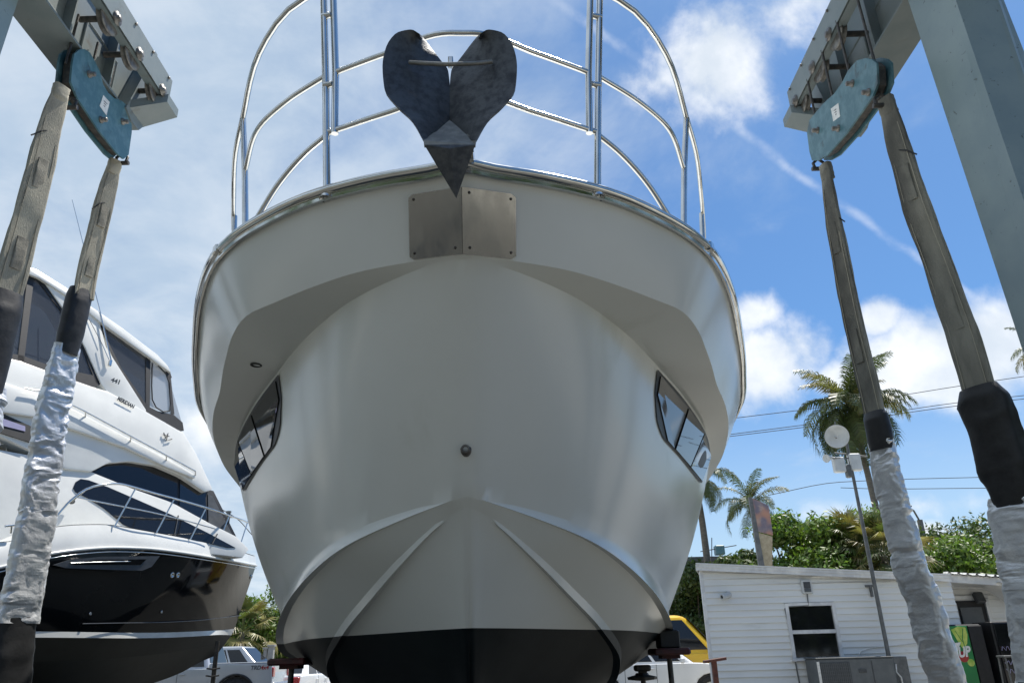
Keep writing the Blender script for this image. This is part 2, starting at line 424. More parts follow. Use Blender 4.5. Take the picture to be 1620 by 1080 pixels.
SH = Curve([(0, 0, 3.40), (.04, .14, 3.40), (.1, .36, 3.40), (.23, .68, 3.40), (.42, .96, 3.40), (.58, 1.14, 3.40), (.8, 1.32, 3.40), (1.2, 1.53, 3.40), (1.85, 1.79, 3.40), (2.65, 2.07, 3.39), (3.4, 2.28, 3.37), (5, 2.45, 3.33), (8, 2.5, 3.25), (13, 2.3, 3.2)])
KN = Curve([(.165, 0, 3.04), (.19, .13, 3.04), (.24, .30, 3.04), (.30, .46, 3.04), (.45, .71, 3.04), (.63, .95, 3.04), (.76, 1.11, 3.04), (1.02, 1.27, 3.035), (1.3, 1.39, 3.03), (1.55, 1.49, 3.03), (1.9, 1.62, 3.02), (2.3, 1.79, 3.01), (2.7, 1.93, 3.0), (3.13, 2.05, 3.0), (4, 2.22, 2.98), (6, 2.38, 2.95), (13, 2.25, 2.9)])
IN = Curve([(.185, 0, 3.03), (.21, .12, 3.025), (.31, .30, 3.01), (.52, .54, 3.0), (.75, .715, 3.0), (1.04, .90, 3.0), (1.45, 1.12, 3.0), (2.2, 1.50, 3.0), (3.1, 1.88, 2.98), (4, 2.12, 2.96), (6, 2.31, 2.93), (13, 2.2, 2.88)])
CO = Curve([(.78, 0, 2.10), (.84, .12, 2.075), (.96, .31, 2.03), (1.21, .61, 1.95), (1.7, .90, 1.85), (2.5, 1.22, 1.71), (3.5, 1.50, 1.58), (5, 1.78, 1.47), (8, 2.0, 1.36), (13, 2.0, 1.3)])
class Rail:
    """a line that runs with the chine, shifted out and up by amounts that grow aft"""
    u0 = CO.u0
    def __init__(s, out, up, mo, mu): s.k = (out, up, mo, mu)
    def __call__(s, t):
        o, u, mo, mu = s.k; t0 = t; t = max(0.0, t - .045); t = t * min(1.0, t / .05)
        return CO(t0) + np.array([0, max(-mo, min(mo, o * t)), max(-mu, min(mu, u * t))])
CU = Rail(.03, .42, .012, .20); EL = Rail(.12, -.06, .036, .02); CI = Rail(-.10, -.02, .02, .008)
ST = Curve([(.83, 0, 2.055), (.88, .07, 2.03), (.93, .126, 2.0), (1.15, .305, 1.868), (1.5, .497, 1.728), (2.1, .762, 1.54), (2.6, .925, 1.385), (3.2, .985, 1.25), (5, 1.08, 1.1), (8, 1.1, 1.0), (13, 1.1, .98)])
KE = Curve([(1.6, 0, 1.17), (1.75, .025, 1.08), (2.2, .03, .92), (3, .03, .76), (5, .03, .62), (13, .03, .6)])
BOW = Vector((-.202, 2.79, 0)); YAW = math.atan(.038)
yacht = thing('motor_yacht', 'large white motor yacht seen bow on with black bottom paint, between the lifting slings', 'motor yacht', BOW, YAW)
YM = world_of(yacht)


def yw(u, b, z):                         # boat coordinates to world
    return np.array(YM @ Vector((b, u, z)))


def lerp_row(A, B, v, bulge=0.0):
    def f(t):
        p = A(t) * (1 - v) + B(t) * v
        if bulge: p[1] += bulge * math.sin(math.pi * v) * min(1.0, A(t)[1] * 1.2)
        return p
    return f


TS = [0, .012, .025, .04, .055] + list(np.linspace(.07, .62, 56)) + [.68, .75, .85, 1.0]


def panel(mb, A, B, nv, bulge=0.0, mi=0):
    for sgn in (1, -1):
        rows = []
        for k in range(nv + 1):
            f = lerp_row(A, B, k / nv, bulge); r = []
            for t in TS:
                p = f(t); r.append(yw(p[0], sgn * p[1], p[2]))
            rows.append(r)
        mb.grid(rows, True, flip=(sgn > 0), mi=mi)


SIDE_BULGE = .045
hull = MB()
panel(hull, SH, KN, 6, .012); panel(hull, KN, IN, 2); panel(hull, IN, CU, 14, SIDE_BULGE); panel(hull, CU, EL, 3, -.008); panel(hull, EL, CI, 1)
panel(hull, CI, ST, 6, .01); panel(hull, ST, KE, 10, .015)
tr = [KE(1), ST(1), CI(1), EL(1), CU(1), IN(1), KN(1), SH(1)]
ring = [yw(p[0], p[1], p[2]) for p in tr] + [yw(p[0], -p[1], p[2]) for p in tr[::-1]]
hull.add(ring, [tuple(range(len(ring)))])
h_obj = hull.build('hull', ['gelcoat', 'antifoul'], yacht)
# split at the waterline into topsides and painted bottom
bm = bmesh.new(); bm.from_mesh(h_obj.data); WL = 1.535
bmesh.ops.bisect_plane(bm, geom=bm.verts[:] + bm.edges[:] + bm.faces[:], plane_co=(0, 0, WL), plane_no=(0, 0, 1), dist=1e-5)
bmesh.ops.remove_doubles(bm, verts=bm.verts[:], dist=.0008)
bm2 = bm.copy()
bmesh.ops.delete(bm, geom=[f for f in bm.faces if f.calc_center_median().z < WL], context='FACES')
bmesh.ops.delete(bm2, geom=[f for f in bm2.faces if f.calc_center_median().z >= WL], context='FACES')
bm.to_mesh(h_obj.data); bm.free()
me2 = bpy.data.meshes.new('antifouled_bottom'); bm2.to_mesh(me2); bm2.free(); me2.materials.append(M['antifoul'])
b_obj = bpy.data.objects.new('antifouled_bottom', me2); COL.objects.link(b_obj); b_obj.parent = yacht
h_obj.data.set_sharp_from_angle(angle=RAD(28)); me2.set_sharp_from_angle(angle=RAD(28))


def hull_pt(A, B, t, v, sgn, off=0.0, bulge=0.0):
    f = lerp_row(A, B, v, bulge); f2 = lerp_row(A, B, v + .02, bulge)
    p = f(t); a = f(t + .004) - p; b = f2(t) - p
    n = np.cross(a, b); n /= np.linalg.norm(n)
    if n[1] < 0: n = -n
    p = p + n * off
    return yw(p[0], sgn * p[1], p[2])


# wedge shaped spray strakes on the bottom (two) and along the chine (two)
for sgn in (1, -1):
    mb = MB(); rows = []
    for t in np.linspace(.085, .6, 48):
        p = ST(t); q = lerp_row(ST, CI, .16)(t); w = .004 + .060 * min(1, (t - .085) / .2)
        a = q + np.array([0, .0, .006]); b = p + np.array([0, .012 + .35 * w, -.012 - .22 * w]); c = p + np.array([0, -.25 * w, -.004])
        if t < .086: b = (a + c) / 2
        rows.append([yw(k[0], sgn * k[1], k[2]) for k in (a, b, c)])
    mb.grid(rows, False, flip=(sgn < 0))
    o = mb.build('spray_strake', ['gelcoat', 'antifoul'], yacht)
    bm = bmesh.new(); bm.from_mesh(o.data)
    bmesh.ops.bisect_plane(bm, geom=bm.verts[:] + bm.edges[:] + bm.faces[:], plane_co=(0, 0, WL), plane_no=(0, 0, 1), dist=1e-5)
    for fc in bm.faces: fc.material_index = 1 if fc.calc_center_median().z < WL else 0
    bm.to_mesh(o.data); bm.free()

# deck inside the sheer
mb = MB(); rows = []
for t in TS[1:]:
    p = SH(t); b = max(0.02, p[1] - .03); rows.append([yw(p[0] + .03, -b, p[2] - .035), yw(p[0] + .03, 0, p[2] + .0), yw(p[0] + .03, b, p[2] - .035)])
mb.grid(rows, True, flip=True); mb.build('foredeck', 'gelcoat_white', yacht)
# rounded toe rail just inside the rubbing strake
mb = MB()
for sgn in (1, -1):
    pts = []
    for t in TS[::2] if sgn > 0 else TS[::2]:
        p = SH(t); pts.append(yw(p[0] + .05, sgn * max(0, p[1] - .05), p[2] - .002))
    mb.tube(pts, .04, 8)
mb.build('toe_rail', 'gelcoat_white', yacht)
# stainless rubbing strake along the sheer
for sgn in (1, -1):
    mb = MB(); rows = []
    for t in TS:
        p = SH(t); a = SH(t + .004) - SH(max(0, t - .004)); nrm = np.array([-a[1], a[0], 0]); nrm /= np.linalg.norm(nrm) + 1e-9
        prof = [(.0, -.045), (.012, -.044), (.016, -.030), (.010, -.022), (.026, -.018), (.036, -.008), (.038, .006), (.030, .018), (.012, .026), (-.02, .028)]
        rows.append([yw(p[0] + nrm[0] * x, sgn * max(0, p[1] + nrm[1] * x), p[2] + z) for x, z in prof])
    mb.grid(rows, True, flip=(sgn > 0)); o = mb.build('rub_rail', 'steel', yacht, sharp=50)
    for tt in (.24,):
        p = SH(tt); mj = MB(); a = SH(tt + .01) - SH(tt - .01); a /= np.linalg.norm(a)
        nn_ = np.array([-a[1], a[0], 0])
        c = yw(p[0] + nn_[0] * .02, sgn * (p[1] + nn_[1] * .02), p[2]); X = np.array(YM.to_3x3() @ Vector((sgn * a[1], a[0], 0))); N = np.array(YM.to_3x3() @ Vector((sgn * nn_[1], nn_[0], 0)))
        mj.box(c, (.05, .045, .052), X, N, bev=.006).build('joint_cover', 'steel', o)


# bright plate round the stem, one half per side
def t_for_b(A, B, v, b):
    f = lerp_row(A, B, v, .012); lo, hi = 0.0, .6
    for _ in range(40):
        m = (lo + hi) / 2
        if f(m)[1] < b: lo = m
        else: hi = m
    return lo


for sgn in (1, -1):
    fr = [hull_pt(SH, KN, t_for_b(SH, KN, vv, b), vv, sgn, .012 if b < .01 else .010, .012) for b, vv in ((.0005, .24), (.215, .24), (.236, .275), (.236, .945), (.215, .98), (.0005, .98))]
    # one flat sheet: corners brought onto the plane through the stem edge and the outer edge
    p0 = fr[0]; e1 = fr[5] - fr[0]; e2 = (fr[2] + fr[3]) / 2 - (fr[0] + fr[5]) / 2; nrm = np.cross(e1, e2); nrm /= np.linalg.norm(nrm)
    if nrm[1] > 0: nrm = -nrm
    fr = [p - nrm * ((p - p0) @ nrm) for p in fr]; lift = max(0.0, max((hull_pt(SH, KN, t_for_b(SH, KN, .6, b), .6, sgn, 0, .012) - p0) @ nrm for b in (.05, .1, .15, .2))) + .003
    fr = [p + nrm * (lift if i not in (0, 5) else lift) for i, p in enumerate(fr)]
    for i in (0, 5): fr[i][0] = BOW.x - .0005 * sgn * 0 - (fr[i][1] - BOW.y) * .038 + sgn * .0008
    o = MB().prism(fr, -nrm * (lift + .004)).build('stem_plate', 'plate_steel', yacht)
    for (b, v) in ((.213, .30), (.213, .91), (.03, .30), (.03, .91)):
        q = hull_pt(SH, KN, t_for_b(SH, KN, v, b), v, sgn, 0, .012); q = q - nrm * ((q - fr[2]) @ nrm) - nrm * .001; q2 = q + nrm
        MB().lathe(q, q2 - q, [(.0075, 0), (.006, .003), (0.0001, .0035)], 10).build('screw', 'grease', o)

# towing eye on the stem and round outlet under the bulwark
st = lambda v: lerp_row(IN, CO, v, 0)(0)
e = st(.80); c = yw(e[0], 0, e[2])
mb = MB(); mb.lathe(c + np.array([0, .02, 0]), (0, -1, .2), [(.026, 0), (.026, .03), (.020, .034), (.013, .03), (.012, .008), (.0001, .008)], 16)
ring_pts = [c + np.array([.016 * math.cos(q), -.02 - .012 * math.sin(q) * 0 - .014, .016 * math.sin(q)]) for q in np.linspace(0, 2 * math.pi, 17)]
mb.tube(ring_pts, .006, 6, False); mb.build('towing_eye', 'sheave', yacht)
a = KN(.31); b = IN(.31); c = a * .45 + b * .55
mb = MB(); mb.lathe(yw(c[0], -c[1], c[2] + .005), (0, 0, -1), [(.034, 0), (.034, .01), (.026, .012), (.024, .002), (.0001, .002)], 18); mb.build('outlet', 'black', yacht)


# hull windows, each of three flat panes in a dark surround
def win_pt(sgn, u, v, off):
    return hull_pt(IN, CU, IN.t_of_u(u), v, sgn, off, SIDE_BULGE)



for sgn in (1, -1):
    top = [(1.46, .022), (1.8, .022), (2.15, .022), (2.75, .022), (3.3, .022), (3.55, .03)]
    bot = [(1.39, .155), (1.415, .275), (1.62, .345), (2.35, .33), (3.02, .285), (3.2, .2)]
    ft = pchip([0, .2, .4, .6, .85, 1], [p[0] for p in top]); fv = pchip([0, .2, .4, .6, .85, 1], [p[1] for p in top])
    gu = pchip([0, .2, .4, .6, .85, 1], [p[0] for p in bot]); gv = pchip([0, .2, .4, .6, .85, 1], [p[1] for p in bot])
    mb = MB(); rows = []
    for k in range(9):
        q = k / 8; rows.append([win_pt(sgn, ft(x) * (1 - q) + gu(x) * q, fv(x) * (1 - q) + gv(x) * q, .008) for x in np.linspace(0, 1, 26)])
    mb.grid(rows, True, flip=(sgn < 0))
    back = [[p - (p - r) for p, r in zip(rows[0], rows[0])]]
    w = mb.build('hull_window', 'black', yacht)
    for quad in (((1.50, .045), (1.42, .16), (1.64, .335), (1.80, .335), (2.13, .045)), ((2.16, .045), (1.83, .335), (2.33, .32), (2.73, .045)), ((2.76, .045), (2.36, .32), (2.98, .28), (3.42, .045))):
        if len(quad) == 5:
            f2 = [win_pt(sgn, u_, v_, .016) for u_, v_ in quad]; bk = [win_pt(sgn, u_, v_, -.004) for u_, v_ in quad]
        else:
            f2 = [win_pt(sgn, u_, v_, .02) for u_, v_ in quad]; bk = [win_pt(sgn, u_, v_, -.004) for u_, v_ in quad]
        mb = MB(); n = len(quad); cen = sum(f2) / n
        vs = f2 + bk; fs = [tuple(range(n)), tuple(range(2 * n - 1, n - 1, -1))] + [((i + 1) % n, i, n + i, n + (i + 1) % n) for i in range(n)]
        if sgn < 0: fs = [q[::-1] for q in fs]
        fs = [q[::-1] for q in fs]
        mb.add(vs, fs).build('pane', 'black_glass', w)

# ---------------------------------------------------------------- bow rail
def sm_path(pts, n=40):
    P = np.array(pts, float); d = np.r_[0, np.cumsum(np.linalg.norm(np.diff(P, axis=0), axis=1))]
    fx, fy, fz = (pchip(d, P[:, k]) for k in range(3))
    return [np.array([fx(q), fy(q), fz(q)]) for q in np.linspace(0, d[-1], n)]


def bu(px, py, z):                       # picture point on a level plane -> boat coords
    w = YM.inverted() @ Vector(at_z(px, py, z)); return np.array([w.y, w.x, z])


rail = thing_rail = MB().box(yw(.15, 0, 3.36), (.12, .12, .02)).build('bow_rail', 'steel', yacht)
def rail_tube(name, pts, r=.0145, n=10):
    mb = MB(); mb.tube([yw(*p) for p in pts], r, n); return mb.build(name, 'steel', rail)


for sgn in (1, -1):
    S = lambda u, b, z: (u, sgn * b, z)
    # front posts: the outer one stands on the deck, the inner one carries the pulpit gate
    rail_tube('stanchion', [S(.20, .625, 3.36), S(.17, .66, 3.9), S(.10, .705, 4.55)], .0175)
    rail_tube('stanchion', [S(.165, .605, 3.70), S(.145, .62, 4.05), S(.09, .655, 4.55)], .0175)
    for z, q in ((4.38, .5), (3.98, .5), (3.72, .5)):
        mb = MB(); a = np.array(yw(.155 - (z - 3.9) * .1, sgn * (.615 + (z - 3.7) * .06), z)); b = np.array(yw(.165 - (z - 3.9) * .1, sgn * (.655 + (z - 3.7) * .07), z))
        mb.tube([a, b], .016, 8).build('rail_clamp', 'steel', rail)
    # top rail sweeping aft, two lower rails, aft stanchions
    rail_tube('top_rail', sm_path([S(.10, .705, 4.55), S(.16, .86, 4.50), S(.42, 1.10, 4.44), S(.93, 1.34, 4.40), S(1.24, 1.475, 4.38), S(1.65, 1.61, 4.37), S(2.25, 1.79, 4.36), S(3.2, 2.02, 4.33), S(5, 2.30, 4.28)], 50), .0165)
    rail_tube('mid_rail', sm_path([S(.155, .665, 4.04), S(.33, .90, 4.03), S(.55, 1.11, 4.02), S(.87, 1.262, 4.0)], 24))
    rail_tube('mid_rail', sm_path([S(.19, .64, 3.72), S(.26, .76, 3.66), S(.36, .90, 3.56), S(.50, 1.05, 3.41)], 24))
    rail_tube('stanchion', [S(.84, 1.18, 3.34), S(.87, 1.265, 4.0), S(.92, 1.335, 4.40)], .0175)
    rail_tube('stanchion', [S(1.92, 1.60, 3.36), S(1.94, 1.69, 4.36)], .0175)
    rail_tube('stanchion', [S(3.2, 1.95, 3.34), S(3.2, 2.02, 4.32)], .0175)
    for (u, b) in ((.20, .625), (.84, 1.18)):
        MB().lathe(yw(u, sgn * b, 3.36), (0, 0, 1), [(.036, 0), (.034, .012), (.02, .03)], 12).build('base_flange', 'steel', rail)
rail_tube('front_rail', sm_path([(.145, -.62, 4.05), (.02, -.36, 4.05), (-.11, -.05, 4.05), (-.11, .05, 4.05), (.02, .36, 4.05), (.145, .62, 4.05)], 40))
rail_tube('front_rail', sm_path([(.165, -.605, 3.72), (.04, -.34, 3.72), (-.08, -.05, 3.72), (-.08, .05, 3.72), (.04, .34, 3.72), (.165, .605, 3.72)], 40))
# bow roller that carries the anchor
mb = MB(); mb.box(yw(.12, .055, 3.43), (.012, .5, .08)); mb.box(yw(.12, -.055, 3.43), (.012, .5, .08)); mb.box(yw(.13, 0, 3.395), (.11, .48, .012))
mb.tube([yw(-.10, -.055, 3.43), yw(-.10, .055, 3.43)], .03, 12); mb.build('bow_roller', 'steel', yacht)

# ================================================================== ANCHOR
anchor = thing('anchor', 'heart shaped galvanised plough anchor hanging over the bow', 'anchor', (-.215, 2.4, 2.95))
def ap(px, py, dy=0.0): return at_y(px, py, 2.37 + dy)
def plate(mb, front, th=.014):
    n = sum(np.cross(front[i] - front[0], front[i + 1] - front[0]) for i in range(1, len(front) - 1)); n /= np.linalg.norm(n)
    if n[1] > 0: n = -n
    return mb.prism(front, -n * th)
mb = MB()
for s_ in (0, 1):
    X = (lambda x: x) if s_ == 0 else (lambda x: 1423 - x)
    # curled outer wing: strips from the outer edge in to the fold
    outer = [(664, 54), (650, 47), (630, 51), (611, 74), (605, 105), (608, 140), (628, 168), (652, 191), (670, 222)]
    mid = [(667, 57), (660, 64), (652, 82), (645, 110), (648, 135), (660, 160), (670, 180), (680, 200), (684, 220)]
    inn = [(670, 60), (678, 70), (690, 86), (700, 99), (709, 112), (711.5, 140), (711.5, 165), (711.5, 188), (706, 214)]
    def dense(L, m=33):
        q = np.linspace(0, len(L) - 1, m); fx, fy = pchip(range(len(L)), [p[0] for p in L]), pchip(range(len(L)), [p[1] for p in L]); return [(fx(k), fy(k)) for k in q]
    outer, mid, inn = dense(outer), dense(mid), dense(inn); rows = []
    for a, b, c in zip(outer, mid, inn):
        rows.append([ap(X(a[0]), a[1], -.03), ap(X((a[0] + b[0]) / 2), (a[1] + b[1]) / 2, -.015), ap(X(b[0]), b[1], .015), ap(X((b[0] + c[0]) / 2), (b[1] + c[1]) / 2, .05), ap(X(c[0]), c[1], .085)])
    mb.grid(rows, True, flip=(s_ == 1))
    rb = [[p + np.array([.0, .014, 0]) for p in r] for r in rows]
    mb.grid(rb, True, flip=(s_ == 0))
    bd = lambda R: [r[0] for r in R] + R[-1][1:] + [r[-1] for r in R[::-1]][1:] + R[0][::-1][1:-1]
    A, B = bd(rows), bd(rb); mb.grid([A + [A[0]], B + [B[0]]], False, flip=(s_ == 0))
mb.build('fluke', 'galv', anchor, sharp=40)
mb = MB()   # web plate between the wings and the ballast tip
plate(mb, [ap(670, 222, -.03), ap(690, 207, .04), ap(711, 190, .085), ap(733, 207, .04), ap(753, 222, -.03), ap(752, 229, -.03), ap(671, 229, -.03)][::-1], .012)
mb.build('web', 'galv_pale', anchor)  # paler than the fluke: light in the recess is put into the colour
mb = MB()
A = [ap(671, 229, -.03), ap(752, 229, -.03), ap(722, 314, .05)]
back = [ap(675, 225, .12), ap(749, 225, .12), ap(721, 300, .10)]; rid = ap(711, 235, -.045); rid2 = ap(721, 306, .035)
mb.add([A[0], A[1], A[2], rid, back[0], back[1], back[2]], [(0, 2, 3), (3, 2, 1), (0, 3, 1), (4, 6, 2, 0), (5, 1, 2, 6), (4, 5, 6), (0, 1, 5, 4)])
mb.build('tip', 'galv', anchor)
mb = MB(); mb.tube(sm_path([ap(648, 99, .0), ap(680, 101, -.03), ap(712, 102, -.04), ap(745, 101, -.03), ap(778, 98, .0)], 16), .0085, 8); mb.build('roll_bar', 'galv_pale', anchor)
mb = MB(); sh = [np.array([-.215, 2.47, 3.2]), np.array([-.215, 2.52, 3.4]), np.array([-.215, 2.66, 3.46]), np.array([-.22, 3.2, 3.45])]
for a, b in zip(sh[:-1], sh[1:]):
    d_ = (b - a) / np.linalg.norm(b - a); mb.box((a + b) / 2, (.022, np.linalg.norm(b - a) + .03, .06), (1, 0, 0), d_, np.cross((1, 0, 0), d_))
mb.build('shank', 'galv', anchor)
mb = MB(); c_ = at_y(713, 99, 2.6); mb.box(c_, (.022, .03, .05), bev=.004); mb.tube([c_ + (-.022, 0, -.01), c_ + (.022, 0, -.01)], .007, 8); mb.build('shackle', 'steel', anchor)

# ================================================================== THE BOAT HOIST
hoist = thing('boat_hoist', 'grey steel boat hoist frame with overhead side beams and legs on both sides', 'boat hoist', (-.3, 3.0, 0))
HX = {1: 2.83, -1: -3.47}                # planes in which the slings hang


def xp(px, py, X): return at_x(px, py, X)


for sg in (1, -1):
    X0 = HX[sg]
    if sg > 0: xo, xi, ye, zb, rx = 3.44, 3.10, 6.12, 6.02, 2.83
    else: xo, xi, ye, zb, rx = -3.76, -3.43, 5.74, 6.02, -3.19
    xm = (xo + xi) / 2; y0 = -7.0
    # box beam with an open inner side: bottom plate, top plate, outer web and stiffeners
    mb = MB(); L = ye - y0
    mb.box((xm, (y0 + ye) / 2, zb + .011), (abs(xo - xi), L, .022)); mb.box((xm, (y0 + ye) / 2, zb + .90), (abs(xo - xi), L, .022))
    mb.box((xo - sg * .011, (y0 + ye) / 2, zb + .455), (.022, L - .01, .864)); mb.box((xi + sg * .10, (y0 + ye) / 2, zb + .46), (.016, L - .02, .85))
    mb.build('side_beam', 'lift_grey', hoist)
    for yy in np.arange(ye - .55, 2.0, -.62): MB().box((xi + sg * .045, yy, zb + .455), (.09, .016, .86)).build('web_stiffener', 'lift_grey', hoist)
    for k, yy in enumerate((5.45, 4.75, 3.55)):
        y_ = yy - (0 if sg > 0 else .35)
        mb = MB(); f = [(y_ - .25, zb + .12), (y_ + .25, zb + .12), (y_ + .25, zb + .42), (y_ - .25, zb + .42)]
        xx = xi + sg * .085
        for i in range(4):
            a, b = f[i], f[(i + 1) % 4]; mb.tube([(xx, a[0], a[1]), (xx, b[0], b[1])], .014, 6)
        mb.box((xx + sg * .002, y_, zb + .27), (.01, .5, .3)); mb.build('access_panel', 'lift_blue' if k == 2 else 'lift_grey', hoist)
    # end cap: rounded shoe with a side wing that carries the outer channel
    mb = MB(); r_ = .10
    prof = [(ye - .02, zb + .9), (ye + .02, zb + .9), (ye + .03, zb + .05), (ye - .04, zb - .05), (ye - .18, zb - .06), (ye - .30, zb - .004)]
    mb.prism([(xi - sg * .03, a, b) for a, b in prof], (sg * (abs(xo - xi) + .03), 0, 0)); mb.build('end_shoe', 'lift_grey', hoist)
    mb = MB(); mb.prism([(rx - sg * .05, ye - .12, zb + .20), (rx - sg * .05, ye + .10, zb + .20), (xi, ye + .02, zb + .02), (xi, ye - .26, zb + .02), ], (0, 0, .09))
    mb.build('end_bracket', 'lift_grey', hoist)
    # outer channel with sheaves between it and the beam
    mb = MB(); yc0, yc1 = y0, ye - .02
    mb.box((rx, (yc0 + yc1) / 2, zb + .40), (.016, yc1 - yc0, .26)); mb.box((rx + sg * .045, (yc0 + yc1) / 2, zb + .522), (.09, yc1 - yc0, .014)); mb.box((rx + sg * .045, (yc0 + yc1) / 2, zb + .277), (.09, yc1 - yc0, .014))
    mb.build('sheave_channel', 'lift_grey', hoist)
    for yy in (ye - .16, ye - .62, ye - 1.02, ye - 1.62, ye - 2.4):
        mb = MB(); mb.lathe((rx + sg * .07, yy, zb + .30), (sg, 0, 0), [(.03, -.03), (.11, -.03), (.135, -.024), (.137, -.018), (.112, 0), (.137, .018), (.135, .024), (.11, .03), (.03, .03)], 22)
        s_ = mb.build('sheave', 'sheave', hoist)
        MB().tube([(rx - sg * .03, yy, zb + .30), (xi + sg * .06, yy, zb + .30)], .026, 10).build('axle', 'grease', s_)
        MB().lathe((rx - sg * .008, yy, zb + .30), (-sg, 0, 0), [(.06, 0), (.058, .012), (.03, .016), (.028, .03), (.0001, .03)], 14).build('axle_plate', 'sheave', s_)
    bolt = MB().lathe((0, 0, 0), (-sg, 0, 0), [(.014, 0), (.014, .014), (.0001, .014)], 6).mesh('bolt', 'sheave')
    for yy in np.arange(ye - .1, 2.6, -.33):
        o = bpy.data.objects.new('bolt', bolt); COL.objects.link(o); o.parent = hoist; o.location = (rx - sg * .008 - hoist.location.x, yy - hoist.location.y, zb + .50)
    for zz, yw_ in ((zb + .024, .012), (zb + .886, .012)):
        MB().tube([(xi + sg * .088, y, zz + .004 * math.sin(y * 31) * math.sin(y * 7.3)) for y in np.linspace(1.5, ye - .35, 60)], .011, 5).build('weld_bead', 'lift_grey', hoist)
    mb = MB()   # hydraulic lines under the channel
    for dz in (.0, .035):
        mb.tube([(rx + sg * .10, y, zb + .50 + dz + .008 * math.sin(y * 5)) for y in np.linspace(1, ye - .3, 30)], .012, 6)
    mb.build('hydraulic_line', 'grease', hoist)
    # legs: a tapering folded box under the beam
    mb = MB(); hb = zb + .0
    lo = [(xi + sg * .09, 4.36), (xi + sg * .07, 3.98), (xi + sg * .22, 3.93), (xi + sg * .48, 3.98), (xi + sg * .52, 4.36)]
    hi_ = [(xi + sg * .00, 4.40), (xi + sg * .03, 3.98), (xi + sg * .30, 3.94), (xi + sg * .36, 3.99), (xi + sg * .40, 4.40)]
    if sg < 0: lo = [(x - .17, y - .2) for x, y in lo]; hi_ = [(x - .17, y - .2) for x, y in hi_]
    rws = [[(x, y, z) for x, y in [(l[0] * (1 - q) + h[0] * q, l[1] * (1 - q) + h[1] * q) for l, h in zip(lo, hi_)]] for z, q in ((.62, 0), (hb - .01, 1.0))]
    mb.grid(rws, False, True, flip=(sg < 0)); mb.add(rws[0], [tuple(range(5))]); mb.add(rws[1], [tuple(range(5))])
    mb.build('leg', 'lift_blue', hoist)
    lx = np.mean([p[0] for p in lo]); ly = np.mean([p[1] for p in lo])
    mb = MB(); mb.box((lx, ly - .1, .75), (.5, 1.3, .3), bev=.04); mb.build('wheel_bogie', 'lift_blue', hoist)
    for dy in (-.62, .42):
        mb = MB(); mb.lathe((lx - .17, ly - .1 + dy, .46), (1, 0, 0), [(.2, 0), (.42, .01), (.46, .06), (.46, .28), (.42, .33), (.2, .34)], 28); mb.build('wheel', 'tyre', hoist)
    # rear leg, behind the photographer's back
    mb = MB(); mb.box((lx, -6.5, hb / 2 + .3), (.42, .42, hb - .62)); mb.build('leg', 'lift_blue', hoist)
    mb = MB(); mb.lathe((lx - .17, -6.5, .46), (1, 0, 0), [(.2, 0), (.42, .01), (.46, .06), (.46, .28), (.42, .33), (.2, .34)], 28); mb.build('wheel', 'tyre', hoist)
mb = MB(); mb.box((-.15, -6.7, 6.5), (6.5, .5, .7)); mb.build('cross_beam', 'lift_blue', hoist)

# lifting blocks: two teal cheek plates with pins, hung on wire ropes
BL = {1: dict(pts=[(1398, 100), (1391, 94), (1380, 92), (1366, 96), (1352, 112), (1343, 130), (1330, 148), (1312, 164), (1300, 178), (1290, 190), (1286, 210), (1290, 240), (1294, 254), (1304, 254), (1318, 246), (1350, 210), (1392, 152), (1400, 132)], pins=[(1360, 132), (1304, 206), (1337, 203), (1386, 146)], lab=[(1325, 172), (1337, 163), (1340, 184), (1329, 192)], ropes=[(1356, 22, 1382, 92), (1331, 70, 1345, 120), (1304, 105, 1320, 165), (1282, 140, 1291, 190)]),
      -1: dict(pts=[(104, 100), (107, 86), (115, 79), (123, 78), (132, 84), (140, 98), (148, 114), (153, 134), (161, 147), (171, 156), (183, 160), (192, 168), (199, 182), (199, 210), (194, 245), (186, 252), (176, 244), (147, 208), (112, 156), (101, 130)], pins=[(130, 118), (184, 193), (149, 190)], lab=[(153, 151), (163, 162), (158, 183), (147, 168)], ropes=[(133, 0, 106, 94), (163, 42, 146, 104), (190, 84, 169, 152), (209, 138, 198, 178)])}
